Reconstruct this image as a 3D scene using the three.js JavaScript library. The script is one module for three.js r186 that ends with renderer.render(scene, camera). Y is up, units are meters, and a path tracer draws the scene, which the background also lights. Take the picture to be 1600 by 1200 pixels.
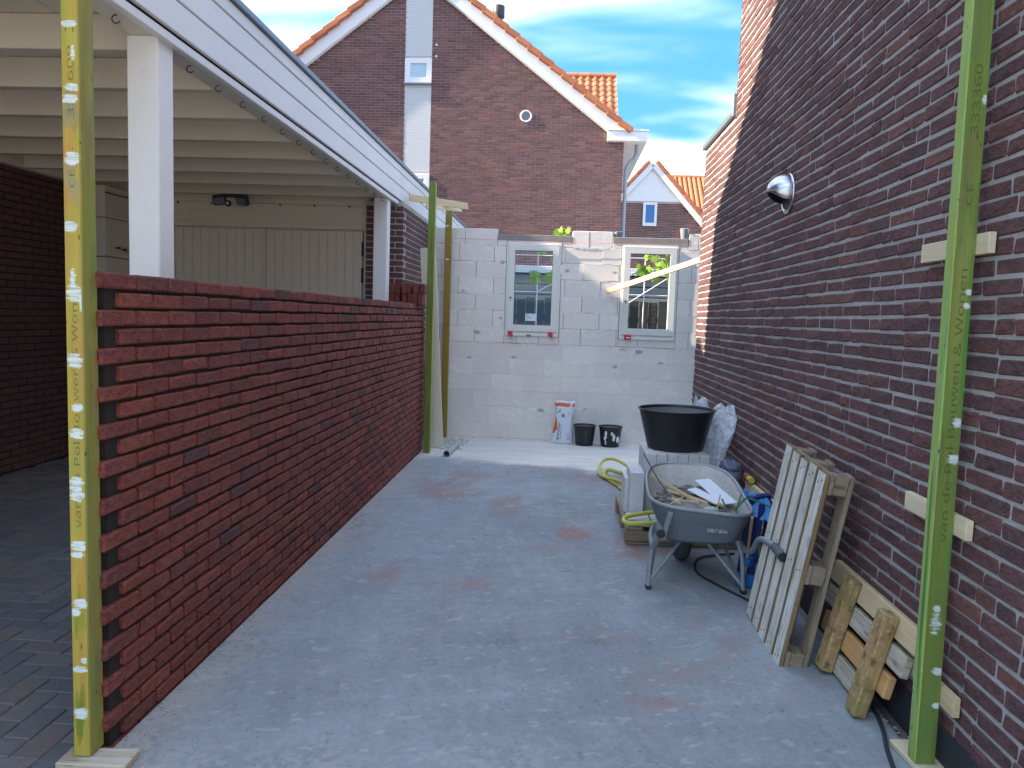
import * as THREE from 'three';
import { mergeGeometries } from 'three/addons/utils/BufferGeometryUtils.js';

// ───────────────────────── camera, sky, sun, exposure ─────────────────────────
// World: x right, y up, metres. Depth along the alley is written as D = -z.
const scene = new THREE.Scene();
const camera = new THREE.PerspectiveCamera(53.68, 4 / 3, 0.05, 400);
camera.position.set(0, 1.524, 0);
camera.up.set(-0.03815, 0.99557, -0.08591);
camera.lookAt(-0.05827, 1.524 - 0.08804, -0.99441);
camera.updateMatrixWorld();
camera.updateProjectionMatrix();

const renderer = new THREE.WebGLRenderer({ antialias: true });
renderer.toneMapping = THREE.LinearToneMapping;
renderer.toneMappingExposure = 3.85;
renderer.shadowMap.enabled = true;

function mulberry(a) { return () => { a |= 0; a = a + 0x6D2B79F5 | 0; let t = Math.imul(a ^ a >>> 15, 1 | a); t = t + Math.imul(t ^ t >>> 7, 61 | t) ^ t; return ((t ^ t >>> 14) >>> 0) / 4294967296; }; }
const perm = new Float32Array(65536); { const r = mulberry(77); for (let i = 0; i < 65536; i++) perm[i] = r(); }
const hash2 = (x, y) => perm[((x * 157 + y * 7919) ^ (y << 3)) & 65535];
function vnoise(x, y) {
  const xi = Math.floor(x), yi = Math.floor(y); let fx = x - xi, fy = y - yi; fx = fx * fx * (3 - 2 * fx); fy = fy * fy * (3 - 2 * fy);
  const a = hash2(xi, yi), b = hash2(xi + 1, yi), c = hash2(xi, yi + 1), d = hash2(xi + 1, yi + 1);
  return a + (b - a) * fx + (c - a) * fy + (a - b - c + d) * fx * fy;
}
function fbm(x, y, o = 4) { let s = 0, a = 0.5, t = 0; for (let i = 0; i < o; i++) { s += a * vnoise(x, y); t += a; x = x * 2.03 + 17.1; y = y * 2.03 + 5.7; a *= 0.5; } return s / t; }
const clamp = (x, a = 0, b = 1) => Math.min(b, Math.max(a, x));
const smooth = (a, b, x) => { const t = clamp((x - a) / (b - a)); return t * t * (3 - 2 * t); };
const mix = (a, b, t) => a + (b - a) * t;

const SKO = [0, 16.4];
{ // the sky: clear blue paling to the horizon, with thin streaky high cloud
  const W = 2048, H = 1024, d = new Float32Array(W * H * 4);
  for (let j = 0; j < H; j++) {
    const el = ((j + 0.5) / H - 0.5) * Math.PI, sy = Math.sin(el), cy = Math.cos(el);
    for (let i = 0; i < W; i++) {
      const az = ((i + 0.5) / W - 0.5) * 2 * Math.PI, dx = Math.cos(az) * cy, dz = Math.sin(az) * cy;
      const k = Math.pow(clamp(1 - Math.max(sy, 0)), 2.6);
      let r = mix(0.030, 0.085, k), g = mix(0.148, 0.225, k), b = mix(0.39, 0.40, k);
      if (sy > 0.02) {
                const px0 = dx / (sy + 0.12) + SKO[0], pz0 = dz / (sy + 0.12) + SKO[1], px = px0, pz = pz0;
        const wx = fbm(px * 0.9 + 3, pz * 0.9 + 9, 3);
        const n = fbm(px * 0.8 + wx * 1.3 + 11.3, pz * 1.9 + wx * 1.1 + 4.2, 6), n2 = fbm(px * 3.1 + wx * 2, pz * 6.5 + 3.3, 4);
        const c = smooth(0.38, 0.78, n * 0.76 + n2 * 0.24) * 0.78;
        r = mix(r, 0.84, c); g = mix(g, 0.87, c); b = mix(b, 0.86, c);
      }
      const o = (j * W + i) * 4; d[o] = r; d[o + 1] = g; d[o + 2] = b; d[o + 3] = 1;
    }
  }
  const t = new THREE.DataTexture(d, W, H, THREE.RGBAFormat, THREE.FloatType);
  t.mapping = THREE.EquirectangularReflectionMapping; t.magFilter = THREE.LinearFilter; t.minFilter = THREE.LinearFilter; t.needsUpdate = true;
  scene.background = t; scene.environment = t;
}
const sun = new THREE.DirectionalLight(new THREE.Color(1, 0.87, 0.70), 4.2);
sun.position.set(-1, 0.645, 0.10).multiplyScalar(30); sun.target.position.set(0, 1.5, -7); sun.position.add(sun.target.position);
sun.castShadow = true; sun.shadow.mapSize.set(4096, 4096); sun.shadow.radius = 1;
Object.assign(sun.shadow.camera, { left: -22, right: 22, top: 18, bottom: -18, near: 1, far: 90 });
scene.add(sun, sun.target);

// ───────────────────────── helpers ─────────────────────────
const rnd = mulberry(20240);
const P = (x, y, D) => new THREE.Vector3(x, y, -D);
const taken = new Map();
function numbered(n) { const k = taken.get(n) || 0; taken.set(n, k + 1); return k ? `${n}_${String(k).padStart(3, '0')}` : n; }
function tag(o, label, category, group, kind) { Object.assign(o.userData, { label, category }); if (group) o.userData.group = group; if (kind) o.userData.kind = kind; return o; }
function thing(name, label, category, [x, y, D] = [0, 0, 0], group) {
  const o = new THREE.Group(); o.name = numbered(name); o.position.set(x, y, -D); scene.add(o); return tag(o, label, category, group);
}
function part(name, geo, mat, parent) {
  const m = new THREE.Mesh(geo, mat); m.name = parent === scene ? numbered(name) : name; m.castShadow = m.receiveShadow = true; parent.add(m); return m;
}
function single(name, geo, mat, label, category, group, kind) { return tag(part(name, geo, mat, scene), label, category, group, kind); }
function struct(name, geo, mat, label) { const m = part(name, geo, mat, scene); m.userData.kind = 'structure'; m.userData.label = label; m.userData.category = name.replace(/_/g, ' '); return m; }

// chamfered box, flat shaded, uv in metres, centred on the origin
const boxCache = new Map();
function cbox(w, h, d, c = 0.003, jit = 0, seed = 0, uo = 0) {
  const key = [w, h, d, c, jit, seed, uo].map((v) => v.toFixed(4)).join();
  if (boxCache.has(key)) return boxCache.get(key);
  const r = mulberry(seed * 977 + 5), X = w / 2, Y = h / 2, Z = d / 2; c = Math.min(c, X * 0.9, Y * 0.9, Z * 0.9);
  const v = {}, J = () => (r() - 0.5) * 2 * jit;
  for (const sx of [-1, 1]) for (const sy of [-1, 1]) for (const sz of [-1, 1]) {
    const jx = J(), jy = J(), jz = J();
    v[[sx, sy, sz, 0]] = [sx * X + jx, sy * (Y - c) + jy, sz * (Z - c) + jz];
    v[[sx, sy, sz, 1]] = [sx * (X - c) + jx, sy * Y + jy, sz * (Z - c) + jz];
    v[[sx, sy, sz, 2]] = [sx * (X - c) + jx, sy * (Y - c) + jy, sz * Z + jz];
  }
  const pos = [], uv = [];
  const tri = (a, b, cc) => {
    const ab = [b[0] - a[0], b[1] - a[1], b[2] - a[2]], ac = [cc[0] - a[0], cc[1] - a[1], cc[2] - a[2]];
    const n = [ab[1] * ac[2] - ab[2] * ac[1], ab[2] * ac[0] - ab[0] * ac[2], ab[0] * ac[1] - ab[1] * ac[0]];
    const m = [(a[0] + b[0] + cc[0]) / 3, (a[1] + b[1] + cc[1]) / 3, (a[2] + b[2] + cc[2]) / 3];
    if (n[0] * m[0] + n[1] * m[1] + n[2] * m[2] < 0) { const t = b; b = cc; cc = t; }
    const ax = Math.abs(n[0]) >= Math.abs(n[1]) && Math.abs(n[0]) >= Math.abs(n[2]) ? 0 : Math.abs(n[1]) >= Math.abs(n[2]) ? 1 : 2;
    for (const p of [a, b, cc]) { pos.push(...p); if (ax === 0) uv.push(p[2] + uo, p[1] + uo * 0.7); else if (ax === 1) uv.push(w >= d ? p[0] + uo : p[2] + uo, (w >= d ? p[2] : p[0]) + uo * 0.7); else uv.push(p[0] + uo, p[1] + uo * 0.7); }
  };
  const quad = (a, b, cc, e) => { tri(a, b, cc); tri(a, cc, e); };
  const g = (sx, sy, sz, k) => v[[sx, sy, sz, k]];
  for (const s of [-1, 1]) {
    quad(g(s, -1, -1, 0), g(s, 1, -1, 0), g(s, 1, 1, 0), g(s, -1, 1, 0));
    quad(g(-1, s, -1, 1), g(1, s, -1, 1), g(1, s, 1, 1), g(-1, s, 1, 1));
    quad(g(-1, -1, s, 2), g(1, -1, s, 2), g(1, 1, s, 2), g(-1, 1, s, 2));
    for (const t of [-1, 1]) {
      quad(g(s, t, -1, 0), g(s, t, 1, 0), g(s, t, 1, 1), g(s, t, -1, 1));
      quad(g(s, -1, t, 0), g(s, 1, t, 0), g(s, 1, t, 2), g(s, -1, t, 2));
      quad(g(-1, s, t, 1), g(1, s, t, 1), g(1, s, t, 2), g(-1, s, t, 2));
      for (const q of [-1, 1]) tri(g(s, t, q, 0), g(s, t, q, 1), g(s, t, q, 2));
    }
  }
  const geo = new THREE.BufferGeometry();
  geo.setAttribute('position', new THREE.Float32BufferAttribute(pos, 3)); geo.setAttribute('uv', new THREE.Float32BufferAttribute(uv, 2)); geo.computeVertexNormals();
  boxCache.set(key, geo); return geo;
}
// a box between two corners (x, y, D ranges) added as a part
function boxPart(name, [x0, x1], [y0, y1], [d0, d1], mat, parent, c = 0.003, uo = 0) {
  const m = part(name, cbox(x1 - x0, y1 - y0, Math.abs(d1 - d0), c, 0, 0, uo), mat, parent);
  m.position.set((x0 + x1) / 2, (y0 + y1) / 2, -(d0 + d1) / 2); if (parent !== scene) parent.worldToLocal && m.position.sub(parent.getWorldPosition(new THREE.Vector3()));
  return m;
}
// a straight timber / bar from a to b (world points), w across (towards 'side'), t thick
function barPart(name, a, b, w, t, mat, parent, side = new THREE.Vector3(0, 1, 0), c = 0.003, uo = 0) {
  const L = a.distanceTo(b), dir = b.clone().sub(a).normalize();
  const n = new THREE.Vector3().crossVectors(dir, side).normalize(), s = new THREE.Vector3().crossVectors(n, dir).normalize();
  const m = part(name, cbox(L, w, t, c, 0, 0, uo), mat, parent);
  m.quaternion.setFromRotationMatrix(new THREE.Matrix4().makeBasis(dir, s, n));
  m.position.copy(a).add(b).multiplyScalar(0.5); if (parent !== scene) m.position.sub(parent.getWorldPosition(new THREE.Vector3()));
  return m;
}
function tubeGeo(pts, r, seg = 40, rs = 8, closed = false) { return new THREE.TubeGeometry(new THREE.CatmullRomCurve3(pts, closed, 'catmullrom', 0.5), seg, r, rs, closed); }
function tf(geo, x, y, D, ry = 0, rx = 0, rz = 0) { const g = geo.clone(); g.applyMatrix4(new THREE.Matrix4().compose(P(x, y, D), new THREE.Quaternion().setFromEuler(new THREE.Euler(rx, ry, rz)), new THREE.Vector3(1, 1, 1))); return g; }
function merge(list) { return mergeGeometries(list.map((g) => { const q = g.index ? g.toNonIndexed() : g.clone(); for (const k of Object.keys(q.attributes)) if (!['position', 'normal', 'uv', 'color'].includes(k)) q.deleteAttribute(k); return q; })); }
function quadGeo(a, b, c, d, uvs) { // one flat four-cornered sheet
  const g = new THREE.BufferGeometry(); g.setAttribute('position', new THREE.Float32BufferAttribute([a, b, c, a, c, d].flatMap((p) => [p.x, p.y, p.z]), 3));
  const u = uvs || [[0, 0], [1, 0], [1, 1], [0, 1]]; g.setAttribute('uv', new THREE.Float32BufferAttribute([0, 1, 2, 0, 2, 3].flatMap((i) => u[i]), 2)); g.computeVertexNormals(); return g;
}
function extrudePoly(pts, d0, d1) { // polygon in (x, y), extruded from depth d0 to d1
  const s = new THREE.Shape(pts.map(([x, y]) => new THREE.Vector2(x, y))); const g = new THREE.ExtrudeGeometry(s, { depth: d1 - d0, bevelEnabled: false }); g.translate(0, 0, -d1); return g;
}

// ───────────────────────── textures and materials ─────────────────────────
function dataTex(w, h, fn, srgb = false, wrap = true) {
  const a = new Uint8Array(w * h * 4);
  for (let j = 0; j < h; j++) for (let i = 0; i < w; i++) { const c = fn(i, j), o = (j * w + i) * 4; a[o] = clamp(c[0], 0, 255); a[o + 1] = clamp(c[1], 0, 255); a[o + 2] = clamp(c[2], 0, 255); a[o + 3] = 255; }
  const t = new THREE.DataTexture(a, w, h); if (srgb) t.colorSpace = THREE.SRGBColorSpace; t.magFilter = THREE.LinearFilter; t.minFilter = THREE.LinearMipmapLinearFilter; t.generateMipmaps = true;
  if (wrap) t.wrapS = t.wrapT = THREE.RepeatWrapping; t.needsUpdate = true; return t;
}
// tileable fbm over n x n pixels
function tileNoise(i, j, n, s, o = 4, ax = 1, ay = 1) {
  const u = i / n, v = j / n, f = (a, b) => fbm(a * s * ax, b * s * ay, o);
  const wu = smooth(0.75, 1, u), wv = smooth(0.75, 1, v);
  return mix(mix(f(u, v), f(u - 1, v), wu), mix(f(u, v - 1), f(u - 1, v - 1), wu), wv);
}
const rep = (t, m) => { t.repeat.set(1 / m, 1 / m); return t; };
const N = 512;
const brickColorT = rep(dataTex(N, N, (i, j) => { const a = tileNoise(i, j, N, 9, 4), b = tileNoise(i + 91, j, N, 46, 3), c = tileNoise(i, j + 33, N, 22, 3, 1, 2.4); let v = 0.62 + 0.3 * a + 0.22 * (b - 0.5) + 0.1; if (c < 0.37) v *= 0.42 + (c / 0.37) * 0.58; v -= 0.3 * Math.pow(clamp(1 - Math.abs(c - 0.47) / 0.035), 1.5); const w = smooth(0.62, 0.8, tileNoise(i + 7, j + 201, N, 30, 3)) * 0.12; return [255 * (v + w), 255 * (v + w * 1.1), 255 * (v + w * 1.2)]; }), 0.62);  // creases also darkened in the colour, painting in the shade of the relief
const brickBumpT = rep(dataTex(N, N, (i, j) => { const a = tileNoise(i, j, N, 14, 4), b = tileNoise(i + 91, j, N, 60, 3), c = tileNoise(i, j + 33, N, 22, 3, 1, 2.4); let v = 0.35 + 0.45 * a + 0.25 * b; v -= Math.pow(clamp(1 - Math.abs(c - 0.42) / 0.06), 1.5) * 0.45; if (c < 0.33) v -= (0.33 - c) * 1.6; return [v * 255, v * 255, v * 255]; }), 0.62);
const grainT = rep(dataTex(N, N, (i, j) => { const a = tileNoise(i, j, N, 1, 5, 2.2, 34), b = tileNoise(i + 40, j, N, 1, 4, 7, 110), c = tileNoise(i, j + 80, N, 5, 4); let v = 0.55 + 0.28 * a + 0.16 * b + 0.16 * c; return [255 * v * 1.04, 255 * v, 255 * v * 0.93]; }), 0.8);
const grainBumpT = rep(dataTex(N, N, (i, j) => { const a = tileNoise(i, j, N, 1, 5, 2.2, 34), b = tileNoise(i + 40, j, N, 1, 4, 7, 110); const v = 0.6 * a + 0.4 * b; return [v * 255, v * 255, v * 255]; }), 0.8);
const weatherT = rep(dataTex(N, N, (i, j) => { const a = tileNoise(i, j, N, 1, 5, 2.6, 40), b = tileNoise(i + 40, j, N, 1, 4, 9, 130), c = tileNoise(i, j + 80, N, 6, 4), w = smooth(0.48, 0.66, tileNoise(i + 5, j + 9, N, 1, 4, 5, 60)); let v = 0.36 + 0.3 * a + 0.22 * b + 0.2 * (c - 0.4); v = mix(v, 0.92, w * 0.45); if (b < 0.3) v *= 0.55; return [255 * v * mix(1.06, 1, w), 255 * v, 255 * v * mix(0.86, 0.98, w)]; }), 0.8);
const mossT = rep(dataTex(N, N, (i, j) => { const a = tileNoise(i, j, N, 1, 5, 3, 26), b = tileNoise(i + 40, j, N, 1, 4, 9, 90), c = tileNoise(i + 7, j + 80, N, 9, 5), e = tileNoise(i + 111, j, N, 26, 4); let r = 0.30 + 0.34 * a + 0.2 * b, g = r * 0.82, u = r * 0.55; const dk = smooth(0.5, 0.68, c); r = mix(r, 0.16, dk * 0.8); g = mix(g, 0.14, dk * 0.8); u = mix(u, 0.09, dk * 0.8); const mo = smooth(0.55, 0.7, tileNoise(i, j + 30, N, 7, 4)) * 0.7; r = mix(r, 0.36, mo); g = mix(g, 0.38, mo); u = mix(u, 0.2, mo); const li = smooth(0.62, 0.72, e); r = mix(r, 0.72, li * 0.7); g = mix(g, 0.72, li * 0.7); u = mix(u, 0.6, li * 0.7); return [255 * r, 255 * g, 255 * u]; }), 0.5);
const speckT = rep(dataTex(N, N, (i, j) => { const a = tileNoise(i, j, N, 6, 4), b = tileNoise(i, j + 50, N, 120, 2), c = tileNoise(i + 9, j, N, 30, 3); const v = 0.66 + 0.22 * a + 0.2 * (b - 0.5) + 0.12 * (c - 0.5); return [255 * v, 255 * v, 255 * v]; }), 0.9);
const speckBumpT = rep(dataTex(N, N, (i, j) => { const v = 0.5 * tileNoise(i, j, N, 24, 4) + 0.5 * tileNoise(i, j + 50, N, 130, 2); return [255 * v, 255 * v, 255 * v]; }), 0.9);
const paintT = rep(dataTex(256, 256, (i, j) => { const v = 0.94 + 0.05 * tileNoise(i, j, 256, 5, 4) - 0.02 * smooth(0.6, 0.8, tileNoise(i + 3, j, 256, 40, 2)); return [255 * v, 255 * v, 255 * v]; }), 1.1);

const lin = (r, g, b) => new THREE.Color().setRGB(r, g, b);
const std = (c, rough, o = {}) => new THREE.MeshStandardMaterial({ color: c, roughness: rough, metalness: 0, ...o });
const redTones = [[0.245, 0.062, 0.046], [0.215, 0.056, 0.043], [0.27, 0.07, 0.05], [0.19, 0.054, 0.045], [0.135, 0.054, 0.05]];
const purpleTones = [[0.165, 0.075, 0.071], [0.153, 0.071, 0.069], [0.18, 0.078, 0.07], [0.138, 0.067, 0.067], [0.215, 0.09, 0.073]];
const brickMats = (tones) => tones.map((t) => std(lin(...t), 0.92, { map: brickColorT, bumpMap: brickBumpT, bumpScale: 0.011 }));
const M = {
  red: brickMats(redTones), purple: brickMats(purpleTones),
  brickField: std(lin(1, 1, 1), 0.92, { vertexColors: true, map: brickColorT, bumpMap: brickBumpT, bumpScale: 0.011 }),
  farBrick: std(lin(1, 1, 1), 0.95, { vertexColors: true }),
  darkFill: std(lin(0.035, 0.027, 0.024), 1, { map: speckT }),  // near-black fill, darkened to paint shade into the brick wall gaps
  mortar: std(lin(0.52, 0.50, 0.47), 1, { map: speckT, bumpMap: speckBumpT, bumpScale: 0.004 }),
  mortarFar: std(lin(0.72, 0.62, 0.58), 1, { map: speckT }),
  white: std(lin(0.80, 0.80, 0.79), 0.42, { map: paintT }),
  whiteBrick: std(lin(0.74, 0.75, 0.74), 0.7, { map: speckT }),
  cream: std(lin(0.72, 0.66, 0.55), 0.55, { map: paintT }),
  creamDoor: std(lin(0.82, 0.74, 0.62), 0.5, { map: paintT }),
  frame: std(lin(0.78, 0.77, 0.71), 0.35, { map: paintT }),
  zinc: std(lin(0.23, 0.27, 0.31), 0.45, { metalness: 0.5 }),
  darkMetal: std(lin(0.035, 0.035, 0.04), 0.5),
  steel: std(lin(0.62, 0.62, 0.62), 0.24, { metalness: 1 }),
  grey: std(lin(0.22, 0.24, 0.26), 0.5, { map: speckT }),
  galv: std(lin(0.42, 0.45, 0.47), 0.5, { metalness: 0.35, map: speckT, bumpMap: speckBumpT, bumpScale: 0.001 }),
  rubber: std(lin(0.035, 0.036, 0.038), 0.8, { map: speckT }),
  blackTub: std(lin(0.02, 0.021, 0.024), 0.45, { map: speckT }),
  residue: std(lin(0.24, 0.245, 0.25), 0.9, { map: speckT, bumpMap: speckBumpT, bumpScale: 0.004 }),
  newWood: std(lin(0.78, 0.62, 0.38), 0.75, { map: grainT, bumpMap: grainBumpT, bumpScale: 0.0012 }),
  paleWood: std(lin(0.86, 0.75, 0.53), 0.75, { map: grainT, bumpMap: grainBumpT, bumpScale: 0.0012 }),
  orangeWood: std(lin(0.72, 0.42, 0.17), 0.7, { map: grainT, bumpMap: grainBumpT, bumpScale: 0.002 }),
  oldWood: std(lin(0.74, 0.68, 0.58), 0.9, { map: weatherT, bumpMap: grainBumpT, bumpScale: 0.004 }),
  bleached: std(lin(0.88, 0.87, 0.83), 0.9, { vertexColors: true, map: weatherT, bumpMap: grainBumpT, bumpScale: 0.004 }),
  oldWoodDark: std(lin(0.42, 0.34, 0.25), 0.9, { map: weatherT, bumpMap: grainBumpT, bumpScale: 0.004 }),
  mossWood: std(lin(0.74, 0.56, 0.36), 0.95, { map: mossT, bumpMap: grainBumpT, bumpScale: 0.006 }),
  tile: [[0.58, 0.19, 0.075], [0.52, 0.165, 0.068], [0.62, 0.215, 0.09]].map((c) => std(lin(...c), 0.7, { map: speckT })),
  paver: [[0.215, 0.215, 0.22], [0.25, 0.24, 0.24], [0.19, 0.2, 0.21], [0.25, 0.215, 0.205]].map((c) => std(lin(...c), 0.85, { map: speckT, bumpMap: speckBumpT, bumpScale: 0.003 })),
  sand: std(lin(0.36, 0.34, 0.31), 1, { map: speckT, bumpMap: speckBumpT, bumpScale: 0.004 }),
  lime: std(lin(0.88, 0.87, 0.85), 0.9, { map: speckT, bumpMap: speckBumpT, bumpScale: 0.0015 }),
  glue: std(lin(0.82, 0.82, 0.80), 0.9),
  lintel: std(lin(0.36, 0.34, 0.32), 0.95, { map: speckT, bumpMap: speckBumpT, bumpScale: 0.003 }),
  glass: new THREE.MeshPhysicalMaterial({ color: lin(0.93, 0.96, 0.95), roughness: 0.02, transmission: 1, thickness: 0, ior: 1.5 }),
  skyGlass: new THREE.MeshPhysicalMaterial({ color: lin(0.06, 0.09, 0.12), roughness: 0.03, metalness: 0, clearcoat: 1, clearcoatRoughness: 0.02 }),
  frosted: std(lin(0.42, 0.58, 0.64), 0.25),  // frosted pane, its pale blue painted in for the reflected sky
  redPlastic: std(lin(0.62, 0.02, 0.06), 0.45), yellow: std(lin(0.62, 0.56, 0.09), 0.45, { map: paintT }),
  blueDark: std(lin(0.008, 0.025, 0.16), 0.4, { map: paintT }), blueLight: std(lin(0.03, 0.22, 0.55), 0.4),
  green: std(lin(0.02, 0.16, 0.06), 0.6), paper: std(lin(0.80, 0.83, 0.88), 0.7),
  film: new THREE.MeshPhysicalMaterial({ color: lin(0.9, 0.92, 0.94), roughness: 0.35, transmission: 0.4, thickness: 0, ior: 1.45, side: THREE.DoubleSide }),
  filmDark: new THREE.MeshPhysicalMaterial({ color: lin(0.18, 0.22, 0.28), roughness: 0.25, transmission: 0.3, thickness: 0, side: THREE.DoubleSide }),
  dirt: std(lin(0.43, 0.39, 0.34), 1, { map: speckT, bumpMap: speckBumpT, bumpScale: 0.01 }),
  palePaving: std(lin(0.44, 0.41, 0.37), 1, { map: speckT }),  // pale beige paving, lightened to bounce sunlight into the alley
  bitumen: std(lin(0.045, 0.046, 0.05), 0.9, { map: speckT, bumpMap: speckBumpT, bumpScale: 0.003 }),
  leaf: new THREE.MeshPhysicalMaterial({ color: lin(0.26, 0.42, 0.035), roughness: 0.9, transmission: 0.4, thickness: 0, side: THREE.DoubleSide }),
  bark: std(lin(0.13, 0.1, 0.07), 0.95, { map: grainT }),
  siding: std(lin(0.23, 0.245, 0.26), 0.7, { map: grainT }), fenceDark: std(lin(0.045, 0.043, 0.04), 0.8, { map: grainT }),
};

// ───────────────────────── brickwork ─────────────────────────
const frustum = new THREE.Matrix4().multiplyMatrices(camera.projectionMatrix, camera.matrixWorldInverse);
// how large a piece shows: 0 when outside the view
function shows(p) { const q = p.clone().applyMatrix4(frustum); if (Math.abs(q.x) > 1.05 || Math.abs(q.y) > 1.05 || q.z > 1) return 0; return 1 / p.distanceTo(camera.position); }
// list entries: {p: world centre, dims:[w,h,d], tone}
function layBricks(parent, list, mats, tones, { individual = 300, name = 'brick', chamfer = 0.004, jitter = 0.0025, field = M.brickField, fieldName = 'brickwork', variants = 7, plain = false } = {}) {
  const off = parent.getWorldPosition(new THREE.Vector3());
  list.forEach((b) => { b.s = shows(b.p); b.v = Math.floor(rnd() * variants); });
  const order = [...list].sort((a, b) => b.s - a.s), rest = [];
  order.forEach((b, i) => {
    const g = cbox(...b.dims, chamfer, jitter, b.v + 1, b.v * 0.173);
    if (i < individual && b.s > 0) { const m = part(name, g, mats[b.tone], parent); m.position.copy(b.p).sub(off); }
    else rest.push([b, g]);
  });
  if (!rest.length) return;
  let n = 0; const arrays = rest.map(([b, g]) => { const q = plain ? plainBox(...b.dims) : g; n += q.attributes.position.count; return q; });
  const pos = new Float32Array(n * 3), nor = new Float32Array(n * 3), uv = new Float32Array(n * 2), col = new Float32Array(n * 3); let k = 0;
  rest.forEach(([b], i) => {
    const a = arrays[i].attributes, c = tones[b.tone], j = 0.88 + 0.24 * rnd(), du = rnd() * 5;
    for (let t = 0; t < a.position.count; t++, k++) {
      pos[k * 3] = a.position.getX(t) + b.p.x - off.x; pos[k * 3 + 1] = a.position.getY(t) + b.p.y - off.y; pos[k * 3 + 2] = a.position.getZ(t) + b.p.z - off.z;
      nor[k * 3] = a.normal.getX(t); nor[k * 3 + 1] = a.normal.getY(t); nor[k * 3 + 2] = a.normal.getZ(t);
      uv[k * 2] = a.uv.getX(t) + du; uv[k * 2 + 1] = a.uv.getY(t) + du * 0.6; col[k * 3] = c[0] * j; col[k * 3 + 1] = c[1] * j; col[k * 3 + 2] = c[2] * j;
    }
  });
  const g = new THREE.BufferGeometry(); g.setAttribute('position', new THREE.BufferAttribute(pos, 3)); g.setAttribute('normal', new THREE.BufferAttribute(nor, 3)); g.setAttribute('uv', new THREE.BufferAttribute(uv, 2)); g.setAttribute('color', new THREE.BufferAttribute(col, 3));
  const m = part(fieldName, g, field, parent); m.userData.kind = 'stuff'; return m;
}
const plainCache = new Map();
function plainBox(w, h, d) { const k = [w, h, d].map((v) => v.toFixed(3)).join(); if (!plainCache.has(k)) plainCache.set(k, new THREE.BoxGeometry(w, h, d).toNonIndexed()); return plainCache.get(k); }
const pickTone = (weights) => { let x = rnd(), i = 0; while (x > weights[i] && i < weights.length - 1) x -= weights[i++]; return i; };
const CO = 0.0625;   // one brick course

// ───────────────────────── ground ─────────────────────────
{
  const g = new THREE.PlaneGeometry(400, 400); g.rotateX(-Math.PI / 2);
  const m = struct('ground', g, M.palePaving, 'wide grey ground around the houses'); m.position.y = -0.06;
}
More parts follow.
